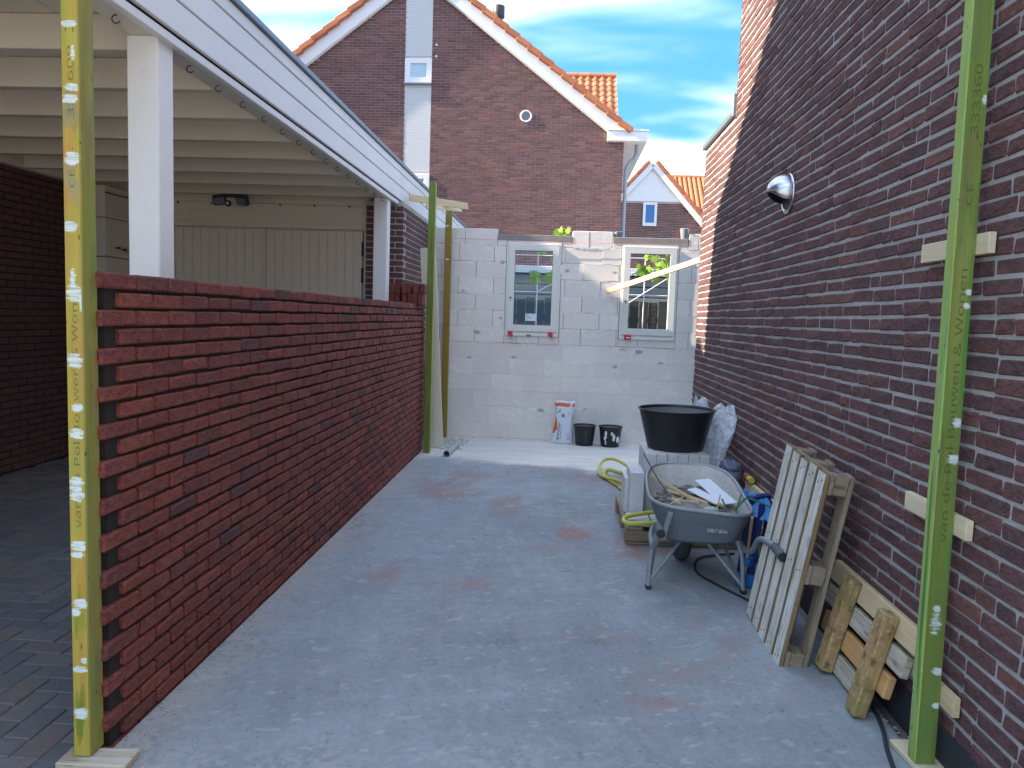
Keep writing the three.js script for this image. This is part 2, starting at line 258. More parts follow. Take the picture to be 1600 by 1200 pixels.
// concrete slab of the alley: cast concrete with brick dust, sand and lime dust lying on it
const SX0 = -1.475, SX1 = 1.335, SD0 = -1.2, SD1 = 9.46;
{
  const W = 1024, H = 2048;
  const spots = [[0.55, 3.3, 0.3, 0.2, 0.2], [0.8, 3.55, 0.2, 0.3, 0.18], [-0.15, 4.9, 0.35, 0.1, 0.3], [-0.91, 6.5, 0.35, 0.5, 0.42], [-0.38, 6.13, 0.16, 0.5, 0.4], [-0.35, 4.2, 0.26, 0.12, 0.35], [0.3, 3.55, 0.25, 0.12, 0.3], [-0.95, 4.25, 0.1, 0.3, 0.28], [-0.85, 7.1, 0.4, 0.35, 0.42], [0.55, 5.0, 0.14, 0.45, 0.55], [0.75, 4.98, 0.3, 0.1, 0.55], [0.7, 6.2, 0.2, 0.6, 0.35], [-0.5, 3.6, 0.08, 0.4, 0.22], [0.5, 2.95, 0.3, 0.06, 0.35], [0.45, 7.2, 0.5, 0.25, 0.35], [-0.1, 7.5, 0.7, 0.2, 0.35]];
  const map = dataTex(W, H, (i, j) => {
    const x = mix(SX0, SX1, (i + 0.5) / W), D = mix(SD0, SD1, (j + 0.5) / H);
    const big = fbm(x * 1.1 + 40, D * 0.9 + 7, 4), mid = fbm(x * 5 + 3, D * 4, 4), fine = fbm(x * 60, D * 60, 2), trowel = fbm(x * 3 + D * 1.5, D * 14 - x * 4, 4);
    const scour = fbm(x * 22 + D * 5, D * 5 - x * 3 + 70, 4); let v = 0.315 + 0.16 * (big - 0.5) + 0.07 * (mid - 0.5) + 0.07 * (fine - 0.5) + 0.05 * (trowel - 0.5) + 0.06 * (scour - 0.5);
    let r = v * 0.92, g = v * 1.01, b = v * 1.07;
    // brick dust, swept into streaks
    let dust = 0; for (const [sx, sd, wx, wd, a] of spots) { const q = ((x - sx) / wx) ** 2 + ((D - sd) / wd) ** 2; if (q < 4) dust = Math.max(dust, a * Math.exp(-q * 1.3)); }
    const st = fbm(x * 9 - D * 3.2 + 2.5, D * 3 + x * 2 + 1, 5), grain = fbm(x * 90 + 9, D * 70, 2);
    dust = dust * smooth(0.36, 0.62, st * 0.75 + grain * 0.3) * 1.5 + smooth(0.52, 0.74, st * 0.8 + grain * 0.2) * 0.26 * (0.45 + 0.55 * smooth(2.2, 5.5, D)) * smooth(0.3, 0.6, fbm(x * 1.3 + 8, D * 1.1, 3));
    { const q = Math.hypot((x - 0.16) / 0.135, (D - 5.32) / 0.2) + 0.5 * (fbm(x * 20, D * 14, 3) - 0.5); dust = Math.max(dust, 0.95 * smooth(1.05, 0.75, q) * smooth(0.25, 0.5, grain)); }
    dust = clamp(dust); r = mix(r, 0.33, dust); g = mix(g, 0.19, dust); b = mix(b, 0.15, dust);
    // sand and mortar crumbs along the brick wall and at the near corners
    const e = (x - SX0), ed = smooth(0.30, 0.0, e + 0.22 * (fbm(x * 6, D * 3.2 + 50, 4) - 0.5)) * smooth(0.36, 0.6, fbm(x * 45, D * 45 + 3, 3) * 0.7 + 0.3 * mid + 0.1 * (0.25 - e) * 4) * 0.8;
    r = mix(r, 0.44, ed); g = mix(g, 0.41, ed); b = mix(b, 0.36, ed);
    const nearC = smooth(2.75, 2.3, D + 0.5 * (mid - 0.5)) * smooth(0.42, 0.66, fbm(x * 38, D * 38, 3)) * 0.5; r = mix(r, 0.45, nearC); g = mix(g, 0.43, nearC); b = mix(b, 0.40, nearC);
    // the far strip under a film of pale lime dust, with a ragged swept edge
    const far = smooth(7.55, 8.0, D + 0.9 * (fbm(x * 1.6, D * 2 + 9, 4) - 0.5) + 0.25 * (st - 0.5)); const fv = 0.70 + 0.22 * (fbm(x * 3, D * 12, 4) - 0.5) + 0.08 * (grain - 0.5);
    r = mix(r, fv * 1.06, far * 0.9); g = mix(g, fv, far * 0.9); b = mix(b, fv * 0.9, far * 0.9);
    // pale scrapes and dark grit
    const sc = smooth(0.7, 0.8, fbm(x * 13 + D * 6, D * 26 - x * 10, 3)) * 0.35; r = mix(r, 0.52, sc); g = mix(g, 0.53, sc); b = mix(b, 0.53, sc);
    const gr = smooth(0.80, 0.86, fbm(x * 55 + 31, D * 55 + 4, 2)); r *= 1 - 0.25 * gr; g *= 1 - 0.28 * gr; b *= 1 - 0.28 * gr;
    const S = (c) => 255 * (c <= 0.0031308 ? 12.92 * c : 1.055 * c ** (1 / 2.4) - 0.055); return [S(r), S(g), S(b)];
  }, true, false);
  const bump = dataTex(512, 1024, (i, j) => { const x = i / 512 * 2.8, D = j / 1024 * 10.6; const v = 0.5 * fbm(x * 8, D * 8, 3) + 0.5 * fbm(x * 40, D * 40, 2); return [v * 255, v * 255, v * 255]; }, false, false);
  const mat = std(lin(1, 1, 1), 0.78, { map, bumpMap: bump, bumpScale: 0.004 });
  const g = new THREE.BoxGeometry(SX1 - SX0, 0.12, SD1 - SD0); const p = g.attributes.position, u = g.attributes.uv;
  for (let k = 0; k < p.count; k++) u.setXY(k, p.getX(k) / (SX1 - SX0) + 0.5, -p.getZ(k) / (SD1 - SD0) + 0.5);
  const m = struct('concrete_floor', g, mat, 'grey concrete floor of the alley dusted with red brick powder'); m.position.set((SX0 + SX1) / 2, -0.06, -(SD0 + SD1) / 2);
  const g2 = new THREE.BoxGeometry(0.06, 0.1, SD1 - SD0); const s = struct('gravel_strip', g2, M.sand, 'dark gritty strip between concrete floor and house wall'); s.position.set(1.362, -0.062, -(SD0 + SD1) / 2);
}
{ // block paving of the neighbouring drive, herringbone
  const bed = new THREE.Group(); bed.name = 'block_paving'; bed.userData = { kind: 'structure', label: 'grey herringbone block paving under the carport', category: 'paving' }; scene.add(bed);
  boxPart('sand_bed', [-4.8, -1.57], [-0.055, -0.008], [-0.5, 8.2], M.sand, bed, 0.001);
  const a = 0.1065, list = [];
  for (let cx = 0; cx < 31; cx++) for (let cy = 0; cy < 82; cy++) {
    const m = ((cx - cy) % 4 + 4) % 4, x = -1.575 - cx * a, D = -0.45 + cy * a;
    if (m === 0 && cx < 30) list.push({ p: P(x - a, -0.03 + (rnd() - 0.5) * 0.004, D + a / 2), dims: [a * 2 - 0.005, 0.06, a - 0.005], tone: pickTone([0.35, 0.25, 0.25, 0.15]) });
    if (m === 3 && cy < 81) list.push({ p: P(x - a / 2, -0.03 + (rnd() - 0.5) * 0.004, D + a), dims: [a - 0.005, 0.06, a * 2 - 0.005], tone: pickTone([0.35, 0.25, 0.25, 0.15]) });
  }
  layBricks(bed, list, M.paver, [[0.215, 0.215, 0.22], [0.25, 0.24, 0.24], [0.19, 0.2, 0.21], [0.25, 0.215, 0.205]], { name: 'paver', chamfer: 0.004, jitter: 0.001, fieldName: 'far_pavers', field: std(lin(1, 1, 1), 0.85, { vertexColors: true, map: speckT }) });
}

// ───────────────────────── the low red brick wall on the left ─────────────────────────
const WF = -1.472, WB = -1.575, W0 = 2.368, WTOP = 1.6255;
{
  const w = thing('garden_wall', 'unfinished low red brick wall with toothed end beside the concrete floor', 'brick wall', [WF, 0, W0]);
  const list = [], end = 8.37;
  for (let r = 0; r <= 26; r++) { // r = 0 the top course
    const yc = WTOP - 0.025 - r * CO, odd = r % 2, start = W0 + (odd ? 0.11 : 0);
    for (let d = start; d < end - 0.02; d += 0.22) { const L = Math.min(0.22, end - d) - 0.012; list.push({ p: P((WF + WB) / 2 + (rnd() - 0.5) * 0.003, yc + (rnd() - 0.5) * 0.0015, d + L / 2), dims: [0.103, 0.0505, L], tone: pickTone([0.36, 0.28, 0.14, 0.15, 0.07]) }); }
  }
  layBricks(w, list, M.red, redTones, { chamfer: 0.006, jitter: 0.003 });
  boxPart('shade_core', [WB + 0.016, WF - 0.018], [-0.05, WTOP - 0.03], [W0 + 0.05, end - 0.02], M.darkFill, w, 0.001);  // dark core carried into the toothing gaps to stand in for their shade
  // thicker end pier that carries the loose bricks
  boxPart('end_pier', [-1.76, -1.58], [-0.05, 1.616], [7.72, 8.1], M.red[1], w, 0.004);
}
{ // loose bricks stood on edge on the end of the wall
  let k = 0; const gl = [[0, 0.05], [1, 0.052], [2, 0.02], [3, 0.05], [4, 0.05]];
  const rows = [{ y: 1.622, xs: [-1.735, -1.68, -1.598, -1.543, -1.49, -1.437], n: 'lower' }, { y: 1.727, xs: [-1.732, -1.677, -1.605, -1.552, -1.478, -1.42], n: 'upper' }];
  const ord = ['first', 'second', 'third', 'fourth', 'fifth', 'sixth'];
  for (const row of rows) row.xs.forEach((x, i) => {
    const m = single('loose_brick', cbox(0.05, 0.102, 0.21, 0.003, 0.002, k % 5 + 20, k * 0.2), M.red[k % 4], `loose red brick on edge, ${ord[i]} from the carport in the ${row.n} row on the wall`, 'brick', 'loose bricks stacked on the wall end');
    m.position.copy(P(x, row.y + 0.052, 7.9 + (rnd() - 0.5) * 0.05)); m.rotation.y = (rnd() - 0.5) * 0.1; k++;
  });
}

// ───────────────────────── the house on the right ─────────────────────────
const RX = 1.39;
{
  const h = thing('brick_house', 'tall purple brown brick house wall along the alley with lower far end', 'house', [RX, 0, 3]);
  const w = new THREE.Group(); w.name = 'wall'; h.add(w);
  boxPart('mortar', [RX + 0.006, RX + 0.3], [-0.1, 5.5], [-1.5, 6.53], M.mortar, w, 0.001);
  boxPart('mortar', [RX + 0.006, RX + 0.3], [-0.1, 3.235], [6.53, 7.81], M.mortar, w, 0.001);
  boxPart('rear_mass', [RX + 0.3, 8], [-0.1, 5.5], [-1.5, 6.52], M.darkFill, w, 0.001);
  boxPart('rear_mass', [RX + 0.3, 8], [-0.1, 3.2], [6.52, 7.80], M.darkFill, w, 0.001);
  const list = [];
  for (let r = 0; r < 105; r++) {
    const y = 0.02 + r * CO, D1 = y + 0.05 < 3.24 ? 7.82 : 6.54; if (y > 5.44) break;
    let d = 0.3 + rnd() * 0.2 + (r % 2) * 0.11;
    while (d < D1 - 0.03) { const half = rnd() < 0.16; let L = half ? 0.11 : 0.22; if (d + L > D1) L = D1 - d; if (L > 0.04) list.push({ p: P(RX + 0.05 + (rnd() - 0.5) * 0.004, y + 0.025 + (rnd() - 0.5) * 0.002, d + L / 2 - 0.006), dims: [0.1, 0.0505, Math.round((L - 0.011) * 200) / 200], tone: pickTone([0.3, 0.27, 0.2, 0.17, 0.06]) }); d += L; }
  }
  layBricks(w, list, M.purple, purpleTones, { chamfer: 0.005, jitter: 0.003 });
  // end faces of the far corner
  const cap = boxPart('coping', [RX - 0.025, RX + 0.33], [3.238, 3.285], [6.545, 7.85], M.zinc, h, 0.004);
  boxPart('flashing', [RX - 0.02, RX + 0.3], [3.24, 3.42], [6.535, 6.56], M.zinc, h, 0.002);
  boxPart('damp_course', [RX - 0.004, RX + 0.004], [-0.04, 0.15], [-1, 7.8], M.bitumen, h, 0.001);
}
{ // stainless vent hood
  const v = thing('vent_hood', 'stainless steel half dome vent hood on the right brick wall', 'vent', [RX - 0.002, 2.34, 4.88]);
  const ring = new THREE.TorusGeometry(0.112, 0.012, 10, 40); ring.rotateY(Math.PI / 2); part('flange', ring, M.steel, v);
  const back = new THREE.CylinderGeometry(0.105, 0.105, 0.012, 32); back.rotateZ(Math.PI / 2); part('duct', back, M.darkMetal, v);
  const pts = [], idx = [], nu = 28, nv = 14, R0 = 0.11; // hood: quarter ellipsoid, open below
  for (let i = 0; i <= nu; i++) for (let j = 0; j <= nv; j++) { const a = -0.55 + (Math.PI + 1.1) * i / nu, b = (j / nv) * Math.PI / 2; const rr = R0 * Math.cos(b); const out = 0.135 * Math.sin(b); let yy = Math.sin(a) * rr + 0.01, xx = -out, zz = Math.cos(a) * rr; const lim = -0.075 + out * 0.62; if (yy < lim) yy = lim; pts.push(xx, yy, zz); }
  for (let i = 0; i < nu; i++) for (let j = 0; j < nv; j++) { const a = i * (nv + 1) + j, b = a + nv + 1; idx.push(a, b, a + 1, b, b + 1, a + 1); }
  const g = new THREE.BufferGeometry(); g.setAttribute('position', new THREE.Float32BufferAttribute(pts, 3)); g.setIndex(idx); g.computeVertexNormals(); part('hood', g, std(lin(0.62, 0.62, 0.62), 0.26, { metalness: 1, side: THREE.DoubleSide }), v);
  const sc = new THREE.CylinderGeometry(0.008, 0.008, 0.02, 10); sc.rotateZ(Math.PI / 2); sc.translate(-0.005, -0.1, 0); part('screw', sc, M.steel, v);
}

// ───────────────────────── block wall with two windows ─────────────────────────
const BD = 9.454;
const wins = [[-0.675, 0.008], [0.738, 1.436]];
{
  const w = thing('block_wall', 'new pale sand lime block wall closing off the alley', 'block wall', [0, 0, BD]);
  // scuffs, glue smears and grey dents on the blocks, in wall metres
  const W = 1024, H = 832, x0 = -1.7, sx = 3.8, sy = 2.7;
  const dents = [[-1.20, 1.83, .05], [-0.72, 2.19, .05], [-1.02, 1.32, .06], [-0.55, 1.02, .05], [-1.11, 1.0, .05], [-0.02, 1.53, .05], [0.08, 2.11, .05], [0.66, 2.1, .05], [0.72, 0.95, .05], [1.28, 1.0, .06], [-0.2, 0.37, .07], [0.36, 0.40, .05], [1.0, 1.14, .06], [0.8, 1.16, .06], [-0.72, 1.5, .05], [-1.38, 0.66, .04]];
  const map = dataTex(W, H, (i, j) => {
    const x = x0 + sx * i / W, y = sy * j / H; let v = 0.94 + 0.1 * (fbm(x * 3, y * 3, 4) - 0.5) + 0.06 * (fbm(x * 40, y * 40, 2) - 0.5), wm = 0;
    const row = y / 0.2, fr = row - Math.floor(row), nn = fbm(x * 7 + Math.floor(row) * 31, 3.3 + Math.floor(row), 4);
    if (nn > 0.52 && fr > 1 - (nn - 0.52) * 1.5 * fbm(x * 60, Math.floor(row) * 7.7, 2)) wm = 0.8;
    const sm = fbm(x * 7 + y * 12, y * 5 - x * 9 + 20, 4); if (sm > 0.66) wm = Math.max(wm, smooth(0.66, 0.72, sm) * 0.5);
    let r = v, g = v * 0.985, b = v * 0.975; r = mix(r, 1.05, wm); g = mix(g, 1.06, wm); b = mix(b, 1.08, wm);
    for (const [dx, dy, s] of dents) { const q = Math.hypot((x - dx) / s, (y - dy) / (s * 0.7)) + 1.1 * (fbm(x * 26, y * 26 + dx * 9, 3) - 0.5); if (q < 0.75) { const k = smooth(0.75, 0.2, q) * 0.5; r *= 1 - k; g *= 1 - k; b *= 1 - k * 0.98; } }
    return [r * 246, g * 246, b * 246];
  }, false, false);
  const mats = [0.86, 0.83, 0.89].map((k) => std(lin(k * 1.06, k * 0.995, k * 0.915), 0.92, { map, bumpMap: speckBumpT, bumpScale: 0.0012 }));
  const wallUv = (m) => { const p = m.geometry.attributes.position, u = m.geometry.attributes.uv; for (let k = 0; k < p.count; k++) u.setXY(k, (p.getX(k) + m.position.x - x0) / sx, (p.getY(k) + m.position.y) / sy); };
  const block = (xa, xb, ya, yb) => { if (xb - xa < 0.02) return; const d = (rnd() - 0.5) * 0.004; const m = part('block', cbox(xb - xa - 0.004, yb - ya - 0.004, 0.1, 0.003, 0.0008, 3).clone(), mats[Math.floor(rnd() * 3)], w); m.position.set((xa + xb) / 2, (ya + yb) / 2, -0.05 + d); wallUv(m); };
  const put = (xa, xb, ya, yb) => { // cut a block round the openings
    let segs = [[xa, xb]];
    if (yb > 1.21 && ya < 2.45) for (const [l, r] of wins) segs = segs.flatMap(([p, q]) => q <= l || p >= r ? [[p, q]] : [[p, Math.min(q, l)], [Math.max(p, r), q]].filter(([m, n]) => n - m > 0.02));
    for (const [p, q] of segs) block(p, q, ya, yb);
  };
  for (let r = 0; r < 12; r++) { const s = -1.045 - 0.44 * 2 - (r % 2) * 0.22; for (let k = 0; k < 10; k++) { const a = Math.max(-1.62, s + k * 0.44), b = s + (k + 1) * 0.44; if (b > -1.6 && a < 2.4) put(a, Math.min(b, 2.4), r * 0.2, r * 0.2 + 0.2); } }
  for (const [a, b] of [[-1.62, -1.19], [-1.19, -0.79], [0.13, 0.335], [0.335, 0.625], [1.542, 1.66], [1.66, 2.0]]) block(a, b, 2.4, 2.6);
  for (const [a, b] of [[-0.79, -0.675], [0.008, 0.13], [0.625, 0.738], [1.436, 1.542]]) block(a, b, 2.4, 2.462);
  for (const [a, b] of [[-0.675, -0.52], [-0.52, -0.24], [-0.24, 0.008], [0.738, 0.98], [0.98, 1.436]]) { const m = part('sill_block', cbox(b - a - 0.004, 0.088, 0.11, 0.003).clone(), mats[1], w); m.position.set((a + b) / 2, 1.247, -0.043); wallUv(m); }
  boxPart('lintel', [-0.79, 0.127], [2.464, 2.537], [BD - 0.006, BD + 0.1], M.lintel, w, 0.004);
  boxPart('lintel', [0.628, 1.538], [2.464, 2.537], [BD - 0.006, BD + 0.1], M.lintel, w, 0.004);
  boxPart('joint_core', [-1.6, 2.38], [0, 1.19], [BD + 0.004, BD + 0.09], M.glue, w, 0.001);
  // glue pressed out of the bed joints
  const ooze = [];
  for (let r = 1; r < 13; r++) for (let x = -1.6; x < 1.8; x += 0.012) {
    const n = fbm(x * 6 + r * 13.7, r * 3.1, 4); if (n < 0.5) continue; const inWin = r * 0.2 > 1.22 && wins.some(([a, b]) => x > a - 0.01 && x < b + 0.01); if (inWin || (r === 12 && !(x < -0.8 || (x > 0.13 && x < 0.62) || x > 1.55))) continue;
    const hh = 0.004 + (n - 0.5) * 0.09 * hash2(Math.floor(x * 83) & 255, r * 7) + (r === 12 ? 0.012 * hash2(Math.floor(x * 83) & 255, 3) : 0);
    ooze.push(tf(new THREE.BoxGeometry(0.0125, hh, 0.006), x, r * 0.2 + 0.002 - hh / 2, 0.001));
  }
  const oz = part('pressed_out_glue', merge(ooze), M.glue, w); oz.userData.kind = 'stuff';
  wins.forEach(([l, r], i) => {
    const win = new THREE.Group(); win.name = 'window'; w.add(win); win.position.set((l + r) / 2, 1.292, 0); const hw = (r - l) / 2 - 0.008, H0 = 0.075, H1 = 1.165;
    const ring = (name, x0_, x1_, y0_, y1_, t, z0, z1, mat) => { const s = new THREE.Shape([[x0_, y0_], [x1_, y0_], [x1_, y1_], [x0_, y1_]].map((p) => new THREE.Vector2(...p))); s.holes.push(new THREE.Path([[x0_ + t, y0_ + t], [x0_ + t, y1_ - t], [x1_ - t, y1_ - t], [x1_ - t, y0_ + t]].map((p) => new THREE.Vector2(...p)))); const g = new THREE.ExtrudeGeometry(s, { depth: z1 - z0, bevelEnabled: true, bevelSize: 0.003, bevelThickness: 0.003, bevelSegments: 1 }); g.translate(0, 0, z0); return part(name, g, mat, win); };
    ring('frame', -hw, hw, 0.035, H1, 0.05, -0.08, 0.0, M.frame);
    ring('sash', -hw + 0.026, hw - 0.026, 0.062, H1 - 0.04, 0.072, -0.07, 0.022, M.frame);
    const sl = cbox(hw * 2, 0.034, 0.06, 0.004); const sm = part('sill_profile', sl, M.frame, win); sm.position.set(0, 0.017, 0.0);
    const gl = new THREE.PlaneGeometry(hw * 2 - 0.19, H1 - 0.235); const gm = part('pane', gl, M.glass, win); gm.position.set(0, (H1 + 0.022) / 2, -0.03);
    const spacer = ring('glazing_bead', -hw + 0.094, hw - 0.094, 0.13, H1 - 0.108, 0.008, -0.036, -0.02, M.darkMetal);
    const hb = part('keyhole', new THREE.CylinderGeometry(0.012, 0.012, 0.006, 14).rotateX(Math.PI / 2), M.darkMetal, win); hb.position.set(-hw + 0.06, 0.47, 0.026);
    const hs = part('keyhole_slot', cbox(0.007, 0.034, 0.004, 0.001), M.darkMetal, win); hs.position.set(-hw + 0.06, 0.45, 0.025);
    if (i === 0) {
      const cv = document.createElement('canvas'); cv.width = 128; cv.height = 96; const c = cv.getContext('2d'); c.fillStyle = '#e4e9f0'; c.fillRect(0, 0, 128, 96); c.fillStyle = '#5a6a80'; for (let k = 0; k < 5; k++) c.fillRect(12, 22 + k * 11, 30 + (k * 37) % 60, 3); c.fillStyle = '#8a97a8'; c.fillRect(12, 8, 26, 8); c.fillRect(12, 78, 16, 10); c.fillRect(86, 14, 26, 3);
      const t = new THREE.CanvasTexture(cv); t.colorSpace = THREE.SRGBColorSpace; const lb = part('paper_label', new THREE.BoxGeometry(0.13, 0.09, 0.002), std(lin(1, 1, 1), 0.6, { map: t }), win); lb.position.set(-0.02, 0.235, -0.026);
    }
  });
}
[[-0.595, 'red plastic wedge under the first window by its keyhole side'], [-0.098, 'red plastic wedge under the first window at its far side'], [0.85, 'red plastic wedge with pale print under the second window']].forEach(([x, l], i) => {
  const g = i === 2 ? cbox(0.085, 0.06, 0.045, 0.008) : merge([tf(cbox(0.058, 0.06, 0.045, 0.016), 0, 0, 0), tf(cbox(0.04, 0.03, 0.02, 0.004), 0.012, -0.02, -0.03)]);
  const m = single('plastic_wedge', g, M.redPlastic, l, 'wedge', 'red wedges on the window sills'); m.position.copy(P(x, 1.322, BD - 0.043));
  if (i === 2) { const p = part('print', cbox(0.05, 0.012, 0.002, 0.0005), M.glue, m); p.position.set(0.004, -0.006, 0.0235); p.rotation.z = -0.15; }
});
{ const m = single('spirit_level_bubble', cbox(0.06, 0.022, 0.03, 0.004), M.mossWood, 'small brown wooden shim on the first window sill', 'shim'); m.name = 'wooden_shim'; m.position.copy(P(-0.367, 1.303, BD - 0.03)); }
{ const p = []; for (let i = 0; i <= 20; i++) p.push(P(mix(-1.39, 1.9, i / 20), 2.468 - 0.012 * Math.sin(i / 20 * Math.PI), BD - 0.03)); single('mason_string', tubeGeo(p, 0.0022, 40, 5), std(lin(0.75, 0.22, 0.22), 0.8), 'thin red mason string stretched across the top of block wall', 'string'); }
{ // lath bracing the second window
  const l = thing('bracing_lath', 'pale wooden lath running from second window to house corner', 'lath', [0.6, 1.88, 9.36]);
  barPart('lath', P(0.575, 1.872, 9.37), P(1.75, 2.292, 7.98), 0.06, 0.026, M.newWood, l); barPart('end_block', P(0.62, 1.875, 9.345), P(0.73, 1.965, 9.3), 0.036, 0.022, M.paleWood, l);
}
{ // small pots left on the wall top
  const pot = (n, label, x, y, D, s, mat) => { const pts = [[0.028, 0], [0.036, 0], [0.05, 0.1], [0.054, 0.1], [0.05, 0.108], [0.044, 0.1], [0.033, 0.008], [0, 0.008]].map(([a, b]) => new THREE.Vector2(a * s, b * s)); const m = single(n, new THREE.LatheGeometry(pts, 22), mat, label, 'bucket'); m.position.copy(P(x, y, D)); };
  pot('steel_pot', 'small grey metal bucket standing on the second lintel', 1.492, 2.538, 9.5, 1.15, M.galv);
  const m = single('concrete_offcut', cbox(0.09, 0.07, 0.08, 0.008, 0.004, 4), M.grey, 'dark grey offcut lying on the second lintel beside raised block', 'offcut'); m.position.copy(P(0.69, 2.575, 9.51)); m.rotation.y = 0.3;
}

// ───────────────────────── carport ─────────────────────────
const FX = -1.70;
{
  const c = thing('carport', 'white timber carport with boarded fascia and square columns behind red wall', 'carport', [FX, 0, 3]);
  const F0 = 0.4, F1 = 14.5;
  const roof = boxPart('roof_deck', [-4.78, FX - 0.03], [2.86, 3.04], [F0, 14.45], M.cream, c, 0.002);
  for (let x = -4.7; x < FX - 0.1; x += 0.196) boxPart('ceiling_board', [x + 0.003, x + 0.193], [2.842, 2.858], [F0 + 0.02, 8.2], M.cream, c, 0.003);
  for (const [d0, d1] of [[F0, 8.0], [8.012, F1]]) {
    boxPart('fascia_board', [FX - 0.022, FX], [2.705, 2.838], [d0, d1], M.white, c, 0.004);
    boxPart('fascia_board', [FX - 0.022, FX], [2.846, 2.975], [d0, d1], M.white, c, 0.004);
    boxPart('fascia_board', [FX - 0.022, FX], [2.983, 3.052], [d0, d1], M.white, c, 0.004);
  }
  boxPart('roof_edge_trim', [FX - 0.06, FX + 0.018], [3.056, 3.092], [F0, F1], M.zinc, c, 0.004);
  boxPart('fascia_backing', [FX - 0.034, FX - 0.0245], [2.69, 3.05], [F0, F1 - 0.01], M.darkFill, c, 0.001);
  boxPart('lower_trim', [FX - 0.05, FX - 0.012], [2.652, 2.692], [F0, 8.0], M.white, c, 0.004);
  boxPart('edge_beam', [-1.87, -1.752], [2.668, 2.84], [F0, 8.18], M.cream, c, 0.004);
  boxPart('ledger', [-4.79, -4.70], [2.68, 2.84], [F0, 8.15], M.cream, c, 0.004);
  for (let k = -4; k <= 7; k++) { const D = 3.47 + k * 0.602; if (D > 0.5) boxPart('rafter', [-4.70, -1.872], [2.682, 2.84], [D, D + 0.07], M.cream, c, 0.004, k * 0.3); }
  for (const D of [3.24, 7.6]) { boxPart('column', [-1.885, -1.745], [0, 2.667], [D, D + 0.13], M.white, c, 0.006); }
  for (let k = 0; k < 18; k++) { const D = 2.72 + k * 0.305; if (Math.abs(D - 3.3) < 0.1) continue; const t = new THREE.TorusGeometry(0.016, 0.0028, 6, 16, 4.6); const m = part('hook', t, M.darkMetal, c); m.rotation.z = 1.3; m.rotation.y = 0.15 * Math.sin(k * 7); m.position.set(-1.80 - FX, 2.650, 3 - D); }
}
{ // garage at the end of the carport
  const g = thing('garage', 'garage front with cream boarded double doors and brick pier under carport', 'garage', [-3, 0, 8.15]);
  const GD = 8.18;
  boxPart('back_wall', [-4.75, -2.06], [0, 2.86], [GD + 0.06, GD + 0.2], M.cream, g, 0.002);
  boxPart('header', [-4.4, -2.08], [2.42, 2.83], [GD + 0.02, GD + 0.058], M.creamDoor, g, 0.003);
  boxPart('header_trim', [-4.4, -2.08], [2.405, 2.452], [GD - 0.004, GD + 0.018], M.creamDoor, g, 0.003);
  boxPart('door_frame', [-2.13, -2.075], [0, 2.40], [GD - 0.004, GD + 0.058], M.creamDoor, g, 0.003);
  for (const [a, b, n] of [[-4.33, -3.255, 11], [-3.21, -2.145, 11]]) {
    const d = new THREE.Group(); d.name = 'door'; g.add(d); const s = (b - a) / n;
    boxPart('door_backing', [a, b], [0.02, 2.38], [GD + 0.016, GD + 0.056], M.creamDoor, d, 0.001);
    for (let k = 0; k < n; k++) boxPart('door_board', [a + k * s + 0.003, a + (k + 1) * s - 0.003], [0.02, 2.385], [GD + 0.006, GD + 0.0155], M.creamDoor, d, 0.004, k * 0.31);
    if (a > -3.3) for (const y of [1.92, 2.2, 0.4]) { const h = part('hinge', cbox(0.018, 0.16, 0.03, 0.004), M.darkMetal, d); h.position.set(-2.142 + 3, y, -(GD - 8.15) + 0.012); }
  }
  boxPart('meeting_stile', [-3.262, -3.205], [0.02, 2.39], [GD - 0.012, GD + 0.0075], M.cream, g, 0.004);
  const pr = new THREE.Group(); pr.name = 'pier'; g.add(pr);
  const GX = -1.652, list = [];
  boxPart('mortar', [-2.055, GX - 0.006], [0, 2.68], [7.956, 9.6], M.mortar, pr, 0.001);
  for (let r = 0; r < 42; r++) {
    const y = 0.02 + r * CO, o = r % 2;
    for (let x = -2.055; x < GX - 0.02;) { const L = (x === -2.055 && o) ? 0.105 : Math.min(0.21, GX - x); list.push({ p: P(x + L / 2, y + 0.025, 7.995), dims: [L - 0.01, 0.0505, 0.09], tone: pickTone([0.3, 0.3, 0.2, 0.1, 0.1]) }); x += L; }
    for (let d = 8.045 + (o ? 0.06 : 0.17) - 0.11; d < 9.5; d += 0.22) { const L = 0.21, a = Math.max(d, 8.045); if (d + L - a > 0.03) list.push({ p: P(GX - 0.05, y + 0.025, (a + d + L) / 2), dims: [0.1, 0.0505, Math.round((d + L - a) * 200) / 200], tone: pickTone([0.3, 0.3, 0.2, 0.1, 0.1]) }); }
  }
  layBricks(pr, list, M.purple, purpleTones, { individual: 260, chamfer: 0.004, jitter: 0.001 });
  boxPart('garage_body', [-4.75, -2.06], [0, 2.85], [8.4, 14.4], M.darkFill, g, 0.002); boxPart('garage_side', [-2.06, GX - 0.008], [0, 2.68], [9.605, 14.4], M.darkFill, g, 0.002);
  // surface cable with clips
  const cab = part('cable', merge([tubeGeo([P(-4.38, 2.665, 8.0), P(-3.4, 2.66, 8.0), P(-2.1, 2.655, 8.0)].map((p) => p.add(new THREE.Vector3(3, 0, 8.15 - 0.19 + 0.0))), 0.006, 30, 6)]), M.cream, g);
  for (let k = 0; k < 6; k++) { const m = part('cable_clip', cbox(0.012, 0.03, 0.02, 0.003), M.darkMetal, g); m.position.set(-4.2 + k * 0.38 + 3, 2.65, -0.04); }
}
